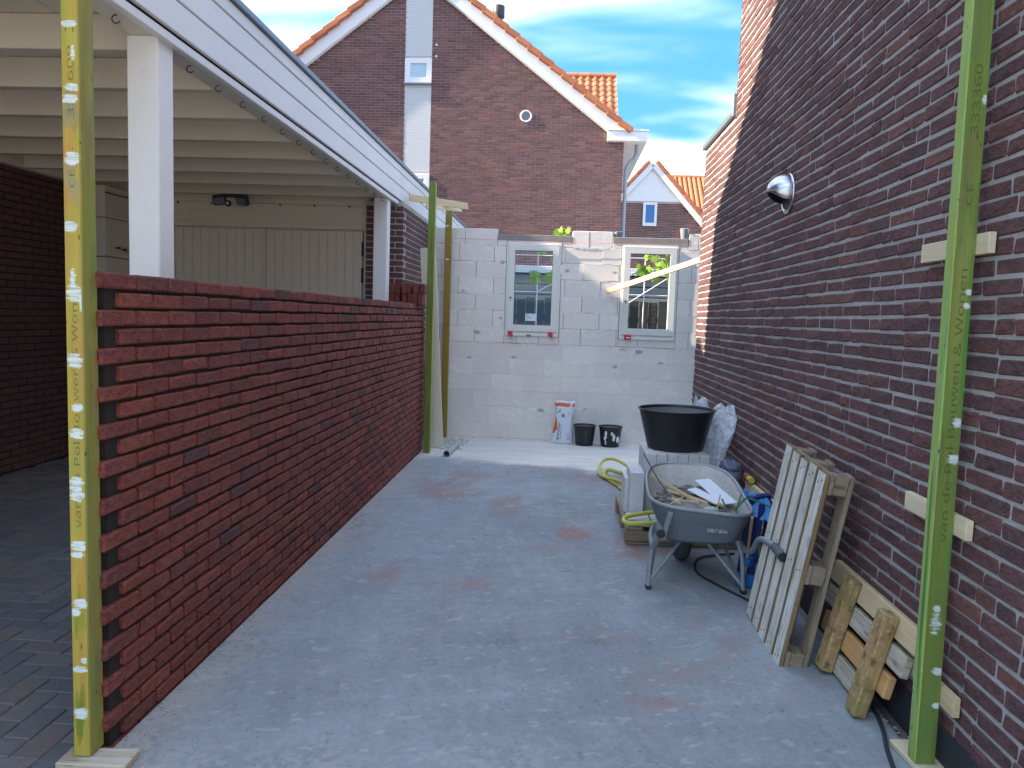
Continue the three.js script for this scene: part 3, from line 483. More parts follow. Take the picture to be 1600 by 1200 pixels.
{ // cream boarded store wall at the back left of the carport
  const s = thing('store_wall', 'cream boarded store wall at the back of the carport', 'wall', [-4.5, 0, 7.7]);
  boxPart('panel', [-4.6, -4.45], [0, 1.98], [7.25, 8.23], M.cream, s, 0.004); boxPart('panel', [-4.6, -4.45], [1.987, 2.36], [7.25, 8.23], M.cream, s, 0.004); boxPart('panel', [-4.6, -4.45], [2.367, 2.67], [7.25, 8.23], M.cream, s, 0.004);
  part('cable', tubeGeo([P(-4.44, 2.60, 7.25), P(-4.438, 2.605, 7.7), P(-4.44, 2.61, 8.2)].map((p) => p.sub(P(-4.5, 0, 7.7))), 0.007, 20, 6), M.darkMetal, s);
  for (let k = 0; k < 4; k++) { const m = part('coat_peg', new THREE.CylinderGeometry(0.008, 0.012, 0.05, 8).rotateZ(Math.PI / 2), M.darkMetal, s); m.position.copy(P(-4.425 + 4.5, 2.08 - k * 0.008, 7.42 + k * 0.11 - 7.7)); }
}
{ // floodlight with sensor hanging under the last rafter
  const f = thing('floodlight', 'black twin floodlight with sensor under the last carport rafter', 'lamp', [-3.4, 2.7, 7.83]);
  boxPart('bracket', [-3.52, -3.25], [2.655, 2.681], [7.72, 7.8], M.darkMetal, f, 0.004);
  for (const [x, a] of [[-3.50, 0.3], [-3.26, -0.2]]) { const m = part('lamp_head', cbox(0.13, 0.1, 0.06, 0.012), M.darkMetal, f); m.position.copy(P(x + 3.4, 2.615 - 2.7, 7.68 - 7.83)); m.rotation.set(0.5, a, 0); const gl = part('lens', cbox(0.1, 0.07, 0.006, 0.002), M.grey, m); gl.position.set(0, 0, 0.032); }
  const sn = part('sensor', new THREE.SphereGeometry(0.034, 16, 12), M.darkMetal, f); sn.position.copy(P(-3.42 + 3.4, 2.585 - 2.7, 7.7 - 7.83));
  const lens = part('sensor_window', new THREE.SphereGeometry(0.016, 12, 8), M.frame, f); lens.position.copy(P(-3.415 + 3.4, 2.583 - 2.7, 7.676 - 7.83));
}
// ───────────────────────── neighbour's house on the left: its gable shades the alley ─────────────────────────
{
  const h = thing('neighbour_house', 'dark brick side wall of the neighbouring house under the carport', 'house', [-4.8, 0, 5]);
  const X = -4.8, w = new THREE.Group(); w.name = 'wall'; h.add(w);
  boxPart('mortar', [X - 0.25, X - 0.006], [-0.05, 2.7], [0.4, 7.95], M.darkFill, w, 0.001);
  const list = [];
  for (let r = 0; r < 43; r++) for (let d = 2.2 + (r % 2) * 0.11; d < 7.9; d += 0.22) list.push({ p: P(X - 0.05, 0.02 + r * CO + 0.025, d + 0.104), dims: [0.1, 0.0505, 0.208], tone: pickTone([0.25, 0.3, 0.1, 0.35, 0]) });
  layBricks(w, list, M.purple, purpleTones, { chamfer: 0.004, jitter: 0.002 });
  // gable of the tall part (ridge running away from the alley) and the lower part behind
  const side = (pts, x0, x1) => { const s = new THREE.Shape(pts.map(([d, y]) => new THREE.Vector2(d, y))); const g = new THREE.ExtrudeGeometry(s, { depth: x1 - x0, bevelEnabled: false }); g.rotateY(Math.PI / 2); g.translate(x0 + 4.8, 0, 5); return g; };
  part('gable', side([[0, 2.705], [6.53, 2.705], [6.53, 6.47], [3.265, 8.87], [0, 6.47]], -12, X - 0.004), M.purple[1], h);
  const low = part('low_wing', extrudePoly([[-12.2, 2.87], [-4.9, 2.87], [-4.55, 4.93], [-9, 8.08], [-13.4, 4.93]].map(([x, y]) => [x + 4.8, y]), 6.54 - 5, 16 - 5), M.tile[1], h);
  const bx = part('switch_box', cbox(0.05, 0.07, 0.06, 0.008), M.darkMetal, h); bx.position.copy(P(0.022, 1.55, 2.1)); const lp = part('wall_lamp', new THREE.SphereGeometry(0.045, 14, 10), M.galv, h); lp.position.copy(P(0.03, 2.24, 2.78));
}

// ───────────────────────── gable house behind the block wall ─────────────────────────
function brickFace(parent, test, x0, x1, y0, y1, D, tones, weights, name, co = CO) {
  const list = []; for (let r = 0; y0 + r * co < y1; r++) for (let x = x0 + (r % 2) * 0.11 - 0.11; x < x1; x += 0.22) { const a = Math.max(x, x0), b = Math.min(x + 0.21, x1), y = y0 + r * co; if (b - a > 0.03 && test((a + b) / 2, y + 0.03, (b - a) / 2)) list.push({ p: P((a + b) / 2, y + 0.026, D + 0.045 + (rnd() - 0.5) * 0.004), dims: [Math.round((b - a) * 100) / 100, 0.05, 0.1], tone: pickTone(weights) }); }
  return layBricks(parent, list, tones.map(() => null), tones, { individual: 0, field: M.farBrick, fieldName: name, plain: true });
}
const gTones = [[0.155, 0.074, 0.068], [0.185, 0.088, 0.08], [0.13, 0.066, 0.064], [0.21, 0.09, 0.074]];
{
  const GD = 17.6, CX = -3.39, S = 0.762, AP = 9.03, XL = -8.1, XR = 1.312;
  const under = (x) => AP - S * Math.abs(x - CX);
  const h = thing('gable_house', 'large brick gable house with orange roof tiles and white centre strip', 'house', [CX, 0, GD]);
  part('wall_core', extrudePoly([[XL, 0], [XR - 0.004, 0], [XR - 0.004, under(XR)], [CX, AP], [XL, under(XL)]].map(([x, y]) => [x - CX, y]), 0.006, 9), M.mortarFar, h);
  const bw = new THREE.Group(); bw.name = 'wall'; h.add(bw);
  for (const [a, b] of [[XL, CX - 0.306], [CX + 0.306, XR]]) brickFace(bw, (x, y, hw) => y < under(x) - S * hw + 0.12, a, b, 0.02, 9.1, GD, gTones, [0.4, 0.25, 0.25, 0.1], 'brickwork');
  // white painted strip between its windows
  const strip = []; const wwin = [[6.72, 7.27], [4.16, 4.71], [1.0, 2.2]];
  for (let r = 0; r * CO < AP - 0.35; r++) { const y = r * CO + 0.02; if (wwin.some(([a, b]) => y > a - 0.05 && y < b + 0.01)) continue; strip.push(tf(plainBox(0.6, 0.058, 0.09), 0, y + 0.03, 0.045)); strip.push(tf(plainBox(0.6, 0.0045, 0.08), 0, y + 0.06125, 0.044)); }
  const st = part('white_strip', merge(strip), M.whiteBrick, h);
  for (const [a, b] of wwin) {
    const w = new THREE.Group(); w.name = 'window'; w.position.set(0, a, 0.01); h.add(w); const H = b - a;
    const s = new THREE.Shape([[-0.30, 0.03], [0.30, 0.03], [0.30, H], [-0.30, H]].map((p) => new THREE.Vector2(...p))); s.holes.push(new THREE.Path([[-0.19, 0.13], [-0.19, H - 0.1], [0.19, H - 0.1], [0.19, 0.13]].map((p) => new THREE.Vector2(...p)))); part('frame', new THREE.ExtrudeGeometry(s, { depth: 0.03, bevelEnabled: true, bevelSize: 0.008, bevelThickness: 0.008, bevelSegments: 1 }), M.white, w);
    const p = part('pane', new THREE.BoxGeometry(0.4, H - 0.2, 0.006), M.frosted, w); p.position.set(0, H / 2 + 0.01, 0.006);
    const sl = part('sill', cbox(0.62, 0.03, 0.1, 0.004), M.zinc, w); sl.position.set(0, 0.0, 0.02);
  }
  const vt = part('vent', new THREE.TorusGeometry(0.118, 0.02, 8, 28), M.white, h); vt.position.set(-0.913 - CX, 6.045, 0.02); const vg = part('vent_grille', new THREE.CylinderGeometry(0.115, 0.115, 0.02, 24).rotateX(Math.PI / 2), M.grey, h); vg.position.set(-0.913 - CX, 6.045, 0.008);
  for (let k = 0; k < 2; k++) { const m = part('wall_anchor', new THREE.SphereGeometry(0.028, 8, 6), M.glue, h); m.position.set(0.40, 7.58 - k * 0.25, 0.01); }
  // barge boards
  const L = 6.3;
  for (const s of [-1, 1]) {
    const dx = s, n = new THREE.Vector3(s * S, 1, 0).normalize(), dir = new THREE.Vector3(s, -S, 0).normalize();
    const a0 = new THREE.Vector3(CX, AP, -GD + 0.06), Ls = s > 0 ? 5.72 : 6.1;
    const a = a0.clone().addScaledVector(n, 0.14), b = a.clone().addScaledVector(dir, Ls);
    barPart('barge_board', a.clone().addScaledVector(dir, -0.11), b, 0.285, 0.12, M.white, h, n, 0.01);
    barPart('barge_lip', a0.clone().addScaledVector(n, -0.012).addScaledVector(dir, 0.02), a0.clone().addScaledVector(n, -0.012).addScaledVector(dir, Ls - 0.2), 0.022, 0.05, M.frame, h, n, 0.004);
    // roof slab and verge tiles
    const ra = a0.clone().addScaledVector(n, 0.30), rb = ra.clone().addScaledVector(dir, Ls + 0.1);
    const slab = part('roof', cbox(ra.distanceTo(rb), 0.06, 9.2, 0.004), M.tile[1], h); slab.quaternion.setFromRotationMatrix(new THREE.Matrix4().makeBasis(dir.clone(), n.clone(), new THREE.Vector3().crossVectors(dir, n))); slab.position.copy(ra).add(rb).multiplyScalar(0.5).sub(P(CX, 0, GD)); slab.position.z += -4.7;
    const nT = 18, step = (Ls + 0.12) / nT;
    for (let k = 0; k < nT; k++) {
      const c = ra.clone().addScaledVector(dir, (k + 0.5) * step).addScaledVector(n, 0.012); const m = part('verge_tile', cbox(step * 1.12, 0.125, 0.24, 0.014, 0.003, k % 4 + 40, k * 0.37), M.tile[k % 3], h);
      m.quaternion.setFromRotationMatrix(new THREE.Matrix4().makeBasis(dir.clone().addScaledVector(n, 0.085).normalize(), n.clone().addScaledVector(dir, -0.085).normalize(), new THREE.Vector3().crossVectors(dir, n))); m.position.copy(c).sub(P(CX, 0, GD)); m.position.z += 0.05;
    }
  }
  // eave box, gutter soffit and downpipe
  boxPart('eave_box', [0.93, 1.82], [5.515, 5.735], [GD - 0.14, GD + 0.02], M.white, h, 0.01);
  boxPart('eave_cap', [0.92, 1.845], [5.738, 5.765], [GD - 0.16, GD + 8.8], M.frame, h, 0.004);
  boxPart('gutter_side', [1.78, 1.82], [5.52, 5.735], [GD + 0.025, GD + 8.8], M.white, h, 0.004); boxPart('soffit', [XR + 0.01, 1.78], [5.52, 5.55], [GD + 0.025, GD + 8.8], M.white, h, 0.004);
  part('downpipe', tubeGeo([P(1.62, 5.5, GD + 0.25), P(1.60, 5.25, GD + 0.25), P(1.42, 5.02, GD + 0.2), P(1.395, 4.7, GD + 0.2), P(1.395, 3, GD + 0.2), P(1.395, 0.1, GD + 0.2)].map((p) => p.sub(P(CX, 0, GD))), 0.045, 60, 10), M.galv, h);
  // flue on the roof
  const fl = part('flue', new THREE.LatheGeometry([[0.0, 0], [0.09, 0], [0.09, 0.36], [0.135, 0.37], [0.135, 0.62], [0.06, 0.63], [0, 0.63]].map((p) => new THREE.Vector2(...p)), 20), M.darkMetal, h); fl.position.copy(P(-1.655 - CX, 8.05, 0.6));
  // dormer roof with pantiles, facing the alley
  const d = new THREE.Group(); d.name = 'dormer_roof'; h.add(d);
  const rY = 7.99, rD = 21.0, sl = 0.95, xR = 1.27, tw = 0.19, th = 0.27; const cosA = 1 / Math.hypot(1, sl);
  const pan = (() => { const pos = [], idx = [], n = 8; for (let i = 0; i <= n; i++) for (const v of [0, 1]) { const t = i / n; pos.push((t - 0.5) * tw * 1.06, 0.026 * Math.sin(t * Math.PI * 2 + 0.6) + 0.03 - v * 0.022, v ? -th * 1.1 : 0); } for (let i = 0; i <= n; i++) { const t = i / n; pos.push((t - 0.5) * tw * 1.06, 0.026 * Math.sin(t * Math.PI * 2 + 0.6) + 0.004, 0.0); } for (let i = 0; i < n; i++) { const a = i * 2; idx.push(a, a + 2, a + 1, a + 1, a + 2, a + 3); const q = (n + 1) * 2 + i; idx.push(a, q, a + 2, q, q + 1, a + 2); } const g = new THREE.BufferGeometry(); g.setAttribute('position', new THREE.Float32BufferAttribute(pos, 3)); g.setIndex(idx); g.setAttribute('uv', new THREE.Float32BufferAttribute(pos.flatMap((v, i) => i % 3 === 2 ? [] : [v]), 2)); g.computeVertexNormals(); return g; })();
  const ang = Math.atan(sl);
  for (let r = 0; r < 8; r++) for (let c = 0; c < 14; c++) { const q = (r + 1) * th, m = part('roof_tile', pan, M.tile[(r * 5 + c * 3) % 3], d); m.rotation.x = ang; m.position.set(xR - (c + 0.5) * tw - CX, rY - q * Math.sin(ang), -(rD - q * Math.cos(ang)) + GD); }
  for (let c = 0; c < 8; c++) { const g = new THREE.CylinderGeometry(0.085, 0.092, 0.36, 12, 1, false); g.rotateZ(Math.PI / 2); const m = part('ridge_tile', g, M.tile[c % 3], d); m.position.set(xR - 0.17 - c * 0.345 - CX, rY + 0.0, -rD + GD); }
  const bd = part('dormer_body', extrudePoly([[0, 0], [2.4, 0], [2.4, 0.1], [0, 2.35], [-2.2, 0.3], [-2.2, 0]].map(([a, y]) => [a, y]), 0, 2.75), M.mortarFar, d); bd.rotation.y = Math.PI / 2; bd.position.set(xR - 0.02 - CX, rY - 2.41, -rD + GD);
}
// ───────────────────────── small far gable house ─────────────────────────
{
  const D = 30, CX = 3.37, h = thing('far_house', 'distant small gable house with white pediment and blue window', 'house', [CX, 0, D]);
  const S = 1.11, AP = 7.42, under = (x) => AP - S * Math.abs(x - CX);
  part('wall_core', extrudePoly([[-2.3, 0], [2.3, 0], [2.3, under(CX + 2.3)], [0, AP], [-2.3, under(CX - 2.3)]], 0.006, 8), M.mortarFar, h);
  const bw = new THREE.Group(); bw.name = 'wall'; h.add(bw);
  brickFace(bw, (x, y, hw) => y < 6.08 && y < under(x) && !(x > 3.2 && x < 3.49 && y > 5.25), CX - 2.3, CX + 2.3, 2.0, 6.12, D, gTones, [0.4, 0.25, 0.25, 0.1], 'brickwork');
  part('pediment', extrudePoly([[-1.14, 6.12], [1.14, 6.12], [0, 7.38]], -0.05, 0.02), M.white, h);
  for (const s of [-1, 1]) {
    const n = new THREE.Vector3(s * S, 1, 0).normalize(), dir = new THREE.Vector3(s, -S, 0).normalize(), a = P(CX, AP, D - 0.12).addScaledVector(n, 0.06), b = a.clone().addScaledVector(dir, 3.3);
    barPart('barge_board', a.clone().addScaledVector(dir, -0.07), b, 0.2, 0.1, M.white, h, n, 0.006); const ra = a.clone().addScaledVector(n, 0.17);
    for (let k = 0; k < 10; k++) { const m = barPart('verge_tile', ra.clone().addScaledVector(dir, k * 0.33 - 0.05), ra.clone().addScaledVector(dir, k * 0.33 + 0.3).addScaledVector(n, 0.02), 0.13, 0.22, M.tile[k % 3], h, n, 0.02); }
    const sl = part('roof', cbox(3.4, 0.06, 5.5, 0.004), M.tile[1], h); sl.quaternion.setFromRotationMatrix(new THREE.Matrix4().makeBasis(dir, n, new THREE.Vector3().crossVectors(dir, n))); sl.position.copy(ra).addScaledVector(dir, 1.65).sub(P(CX, 0, D)); sl.position.z -= 2.8;
  }
  const w = new THREE.Group(); w.name = 'window'; w.position.set(3.345 - CX, 5.19, 0.02); h.add(w);
  const s = new THREE.Shape([[-0.265, 0], [0.265, 0], [0.265, 0.9], [-0.265, 0.9]].map((p) => new THREE.Vector2(...p))); s.holes.push(new THREE.Path([[-0.17, 0.12], [-0.17, 0.8], [0.17, 0.8], [0.17, 0.12]].map((p) => new THREE.Vector2(...p)))); part('frame', new THREE.ExtrudeGeometry(s, { depth: 0.05, bevelEnabled: false }), M.white, w);
  const p = part('pane', new THREE.BoxGeometry(0.36, 0.7, 0.01), std(lin(0.03, 0.16, 0.42), 0.1), w); p.position.set(0, 0.46, 0.01);
  // main roof behind, ridge across, pantiled
  const ang = Math.atan(0.95), rY = 7.78, rD = 34, tiles = []; const one = new THREE.CylinderGeometry(0.075, 0.085, 0.36, 7, 1, true, -Math.PI / 2, Math.PI); one.rotateX(-Math.PI / 2);
  for (let r = 0; r < 15; r++) for (let c = 0; c < 26; c++) { const q = (r + 0.5) * 0.32, g = one.clone(); g.rotateX(ang + 0.04); g.translate(4.0 + c * 0.2 - CX, rY - q * Math.sin(ang) + 0.02, -(rD - q * Math.cos(ang)) + D); tiles.push(g); }
  const rt = part('roof_tiles', merge(tiles), M.tile[0], h); rt.material = std(lin(0.58, 0.2, 0.08), 0.7, { side: THREE.DoubleSide, map: speckT }); rt.userData.kind = 'stuff';
  const plane = part('main_roof', cbox(6.5, 0.05, 5.2, 0.004), M.tile[1], h); plane.rotation.x = ang; plane.position.set(6.3 - CX, rY - 2.55 * Math.sin(ang) - 0.03, -(rD - 2.55 * Math.cos(ang)) + D);
  for (let c = 0; c < 15; c++) { const g = new THREE.CylinderGeometry(0.09, 0.1, 0.42, 10); g.rotateZ(Math.PI / 2); const m = part('ridge_tile', g, M.tile[c % 3], h); m.position.set(4.0 + c * 0.4 - CX, rY + 0.03, -rD + D); }
  const mb = part('main_body', cbox(7, 4.3, 7, 0.01), M.mortarFar, h); mb.position.set(6.4 - CX, 2.15, -rD + D);
  const ch = part('flue', new THREE.CylinderGeometry(0.1, 0.1, 0.9, 14), M.galv, h); ch.position.set(2.68 - CX, 6.75, -2);
}

// ───────────────────────── garden behind the block wall, seen through the windows ─────────────────────────
{
  const s = thing('garden_shed', 'grey shed with horizontal boards and white roof trim seen through windows', 'shed', [0.3, 0, 14.5]);
  for (let k = 0; k < 12; k++) boxPart('siding_board', [-2.4, 3.2], [0.02 + k * 0.195, 0.20 + k * 0.195], [14.5, 14.53], M.siding, s, 0.006, k * 0.4);
  boxPart('shed_body', [-2.38, 3.18], [0, 2.36], [14.54, 16.2], M.darkFill, s, 0.004); boxPart('roof_trim', [-2.45, 3.25], [2.365, 2.5], [14.44, 16.2], M.white, s, 0.006);
  const f = thing('garden_fence', 'dark vertical board fence in the garden beyond the block wall', 'fence', [0.3, 0, 12.6]);
  for (let k = 0; k < 30; k++) boxPart('fence_board', [-2.1 + k * 0.155, -2.1 + k * 0.155 + 0.143], [0, 1.84 + 0.02 * Math.sin(k * 9)], [12.6 + (k % 2) * 0.02, 12.62 + (k % 2) * 0.02], M.fenceDark, f, 0.003, k * 0.23);
  boxPart('fence_rail', [-2.1, 2.55], [1.5, 1.58], [12.65, 12.7], M.fenceDark, f, 0.003);
  const sc = thing('scaffold', 'thin white scaffold tubes standing behind the windows', 'scaffold', [0.3, 0, 11.2]);
  const tb = (a, b, r = 0.014) => part('tube', tubeGeo([a, a.clone().lerp(b, 0.5), b].map((p) => p.sub(P(0.3, 0, 11.2))), r * 0.6, 4, 8), M.white, sc);
  for (const x of [-0.9, -0.335, 1.22, 1.62]) tb(P(x, -0.05, 11.2), P(x, 3.0 - 0.4, 11.2)); for (const y of [1.9, 2.22, 2.43]) tb(P(-0.92, y, 11.2), P(1.65, y, 11.2), 0.011); tb(P(-0.34, 1.9, 11.19), P(-0.05, 2.06, 11.19), 0.012); tb(P(1.0, 1.78, 11.19), P(1.62, 2.2, 11.19), 0.012);
  const bp = single('brick_stack', cbox(0.5, 0.55, 0.3, 0.01, 0.004, 3), M.red[0], 'stack of red bricks in the garden behind the first window', 'brick stack'); bp.position.copy(P(-0.05, 0.92, 11.8));
  const bb = single('wooden_crate', cbox(0.7, 0.645, 0.5, 0.006), M.oldWoodDark, 'wooden crate carrying the brick stack behind the first window', 'crate'); bb.position.copy(P(-0.05, 0.3225, 11.8));
}
{ // young tree
  const t = thing('young_tree', 'young tree with bright yellow green leaves behind the block wall', 'tree', [0.55, 0, 10.5]);
  const tr = part('trunk', merge([tubeGeo([P(0, -0.05, 0), P(0.02, 0.9, 0), P(-0.03, 1.6, 0.05), P(0.02, 2.2, 0), P(0.1, 2.62, 0)], 0.022, 20, 8), ...[[-0.85, 2.05], [-0.67, 2.07], [-0.78, 2.5], [-0.53, 2.7], [0.8, 2.44], [0.6, 2.2], [0.88, 2.22]].map(([x, y]) => tubeGeo([P(0, 1.5 + 0.3 * y - 0.45, 0), P(x * 0.5, (1.6 + y) / 2 + 0.1, 0.03), P(x, y, 0)], 0.007, 12, 6))]), M.bark, t);
  const sh = new THREE.Shape(); const lp = [[0, -0.5], [0.16, -0.28], [0.46, -0.36], [0.36, -0.08], [0.5, 0.14], [0.24, 0.16], [0.2, 0.42], [0, 0.55], [-0.2, 0.42], [-0.24, 0.16], [-0.5, 0.14], [-0.36, -0.08], [-0.46, -0.36], [-0.16, -0.28]]; sh.setFromPoints(lp.map((p) => new THREE.Vector2(...p)));
  const lg = new THREE.ShapeGeometry(sh); { const p = lg.attributes.position; for (let i = 0; i < p.count; i++) p.setZ(i, -0.35 * (p.getX(i) ** 2 + p.getY(i) ** 2)); lg.computeVertexNormals(); }
  const leaves = []; const r = mulberry(55);
  for (const [x, y, n, sp] of [[-0.88, 2.08, 13, 0.09], [-0.66, 2.06, 14, 0.10], [-0.77, 2.50, 9, 0.10], [-0.545, 2.67, 13, 0.085], [0.78, 2.45, 20, 0.17], [0.58, 2.19, 9, 0.09], [0.88, 2.2, 17, 0.15], [-0.6, 2.34, 4, 0.06], [0.2, 2.3, 9, 0.16], [0.1, 1.9, 10, 0.2]]) for (let k = 0; k < n; k++) {
    const s = 0.085 + r() * 0.06, q = new THREE.Quaternion().setFromEuler(new THREE.Euler(-0.7 + r() * 1.2, (r() - 0.5) * 2.4, r() * 6.28)); const g = lg.clone(); g.applyMatrix4(new THREE.Matrix4().compose(P(x + (r() - 0.5) * 2 * sp, y + (r() - 0.5) * 1.5 * sp, (r() - 0.5) * 2 * sp), q, new THREE.Vector3(s, s, s))); leaves.push(g);
  }
  part('crown', merge(leaves), M.leaf, t);
}

// ───────────────────────── posts ─────────────────────────
// print on a post: wood tint with light and shade painted in per face, grain, stamped lettering, dabs of white mortar. y in metres from the foot.
function postMaterial(front, side, H, texts, dabs, seed, stains) {
  const cv = document.createElement('canvas'); cv.width = 256; cv.height = 2048; const c = cv.getContext('2d'), r = mulberry(seed), Y = (y) => 2048 * (1 - y / H);
  const rgb = (a, k = 1) => `rgb(${Math.round(clamp(a[0] * k, 0, 255))},${Math.round(clamp(a[1] * k, 0, 255))},${Math.round(clamp(a[2] * k, 0, 255))})`;
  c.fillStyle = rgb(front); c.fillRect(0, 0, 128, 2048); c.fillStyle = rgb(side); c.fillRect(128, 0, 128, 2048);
  for (let k = 0; k < 900; k++) { const x = r() * 256, y = r() * 2048, l = 60 + r() * 420, b = x < 128 ? front : side; c.fillStyle = rgb(b, 0.78 + r() * 0.42); c.globalAlpha = 0.16 + 0.2 * r(); c.fillRect(x, y, 0.8 + r() * 3, l); }
  for (let k = 0; k < 150; k++) { const x = r() * 256, y = r() * 2048, b = x < 128 ? front : side; c.globalAlpha = 0.26; c.fillStyle = rgb([b[0] * (0.65 + 0.6 * r()), b[1] * (0.7 + 0.5 * r()), b[2] * (0.7 + 0.9 * r())]); c.beginPath(); c.ellipse(x, y, 6 + r() * 26, 20 + r() * 90, 0, 0, 6.3); c.fill(); }
  c.globalAlpha = 0.8; for (let k = 0; k < 26; k++) { const x = r() * 256, y = r() * 2048; c.fillStyle = rgb([60, 62, 22]); c.beginPath(); c.ellipse(x, y, 1.5 + r() * 3.5, 2 + r() * 5, 0, 0, 6.3); c.fill(); }
  for (const [x, y, w, h, col] of stains) { c.globalAlpha = 0.5; c.fillStyle = col; for (let k = 0; k < 6; k++) { c.beginPath(); c.ellipse(x + (r() - 0.5) * w, Y(y) + (r() - 0.5) * h, w * (0.25 + 0.3 * r()), h * (0.2 + 0.3 * r()), 0, 0, 6.3); c.fill(); } }
  c.globalAlpha = 0.5; c.fillStyle = '#343a16'; c.textBaseline = 'middle'; c.textAlign = 'left';
  for (const [str, y0, y1, size] of texts) { c.save(); c.translate(66, Y(y0)); c.rotate(-Math.PI / 2); c.font = `${size}px sans-serif`; const wdt = c.measureText(str).width || str.length * size * 0.55; c.scale((Y(y0) - Y(y1)) / wdt, 1.9); c.fillText(str, 0, 0); c.restore(); }
  for (const [y, x, w0, h0] of dabs) { const w = w0 * 1.15, h = h0 * 1.3; // mortar dab: ragged, brushed sideways
    for (let k = 0; k < 60; k++) { c.globalAlpha = 0.35 + 0.5 * r(); c.fillStyle = r() < 0.7 ? '#dfe6e4' : '#b9c2b4'; const yy = Y(y) + (r() - 0.5) * h, ww = w * (0.35 + 0.6 * r()) * (1 - Math.abs(yy - Y(y)) / h); c.fillRect(x + (r() - 0.5) * w * 0.4 - ww / 2, yy, ww, 1.5 + r() * 2.5); }
  }
  c.globalAlpha = 1; const t = new THREE.CanvasTexture(cv); t.colorSpace = THREE.SRGBColorSpace; return std(lin(1, 1, 1), 0.72, { map: t, bumpMap: grainBumpT, bumpScale: 0.0006 });
}
function postGeo(w, H, d, sideSign) { // front face -> left half of the print, the others -> right half
  const g = cbox(w, H, d, 0.004).clone(), p = g.attributes.position, n = g.attributes.normal, u = g.attributes.uv;
  for (let k = 0; k < p.count; k++) { const f = n.getZ(k) > 0.75; u.setXY(k, f ? 0.01 + 0.48 * (p.getX(k) / w + 0.5) : 0.51 + 0.48 * clamp(sideSign * -p.getZ(k) / d + 0.5), clamp(p.getY(k) / H + 0.5, 0.001, 0.999)); }
  return g;
}
{
  const H = 3.05, y0 = 0.045, Yl = (y) => 2.434 - (y / 1190) * 2.421 - y0;
  const dabs = [[25, 64, 100, 8], [67, 84, 30, 22], [117, 78, 90, 10], [134, 60, 100, 12], [222, 68, 106, 20], [324, 50, 90, 16], [402, 60, 40, 30], [424, 70, 110, 26], [438, 110, 24, 30], [529, 58, 110, 24], [602, 76, 74, 12], [643, 68, 100, 16], [723, 58, 100, 22], [741, 60, 96, 22], [823, 66, 110, 16], [837, 56, 84, 8], [917, 78, 90, 16], [931, 36, 60, 14], [1011, 92, 40, 8], [1026, 60, 100, 9], [1100, 66, 100, 20]].map(([y, x, w, h]) => [Yl(y), x, w, h]);
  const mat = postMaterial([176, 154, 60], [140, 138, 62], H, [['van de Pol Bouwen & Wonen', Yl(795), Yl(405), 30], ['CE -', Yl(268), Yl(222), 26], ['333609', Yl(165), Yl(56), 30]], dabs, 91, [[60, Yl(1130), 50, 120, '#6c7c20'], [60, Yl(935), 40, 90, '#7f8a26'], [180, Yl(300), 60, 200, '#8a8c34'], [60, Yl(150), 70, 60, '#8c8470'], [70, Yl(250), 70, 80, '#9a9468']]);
  const p = thing('timber_post', 'yellow green treated timber post with white mortar dabs at toothed wall end', 'post', [-1.517, 0.03, 2.34]);
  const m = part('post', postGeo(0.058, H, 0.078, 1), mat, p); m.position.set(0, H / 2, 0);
  const pl = single('foot_plank', cbox(0.23, 0.028, 0.1, 0.003), M.oldWood, 'pale plank offcut lying under the yellow green post', 'plank'); pl.position.copy(P(-1.47, 0.0145, 2.315)); pl.rotation.y = 0.05;
}
{
  const H = 3.2, Yr = (y) => 1.352 + (600 - y) * 0.00208;
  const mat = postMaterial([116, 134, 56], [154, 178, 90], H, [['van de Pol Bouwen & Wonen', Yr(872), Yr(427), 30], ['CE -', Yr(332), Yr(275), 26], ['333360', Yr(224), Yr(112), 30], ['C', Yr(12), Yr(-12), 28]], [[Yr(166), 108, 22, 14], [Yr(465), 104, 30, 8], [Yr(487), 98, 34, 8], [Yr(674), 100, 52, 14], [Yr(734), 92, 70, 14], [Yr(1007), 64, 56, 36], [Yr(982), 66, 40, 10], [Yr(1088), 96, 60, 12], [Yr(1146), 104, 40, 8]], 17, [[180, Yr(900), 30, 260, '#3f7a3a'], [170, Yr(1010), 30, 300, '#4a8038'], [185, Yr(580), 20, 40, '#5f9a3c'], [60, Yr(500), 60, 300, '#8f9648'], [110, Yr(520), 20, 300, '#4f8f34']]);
  const p = thing('timber_post', 'tall bright green stamped timber post against the right house wall', 'post', [1.325, 0.0, 2.62]);
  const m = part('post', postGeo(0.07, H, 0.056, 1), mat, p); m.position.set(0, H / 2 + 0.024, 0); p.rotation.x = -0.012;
  [[1.812, 3.0, 2.545, 'upper pale batten fixed across the wall behind the green post'], [0.872, 2.975, 2.53, 'middle pale batten fixed across the wall behind the green post'], [0.272, 2.97, 2.515, 'lowest pale batten fixed across the wall behind the green post']].forEach(([y, a, b, l], i) => { const s = single('wall_batten', cbox(0.024, 0.068, a - b, 0.002, 0, 0, i * 0.4), i === 2 ? M.newWood : M.paleWood, l, 'batten', 'battens holding the green post'); s.position.copy(P(1.3735, y, (a + b) / 2)); });
  const pl = single('foot_plank', cbox(0.14, 0.022, 0.24, 0.003), M.paleWood, 'pale plank offcut lying under the bright green post', 'plank'); pl.position.copy(P(1.355, 0.0125, 2.64)); pl.rotation.y = 0.1;
}
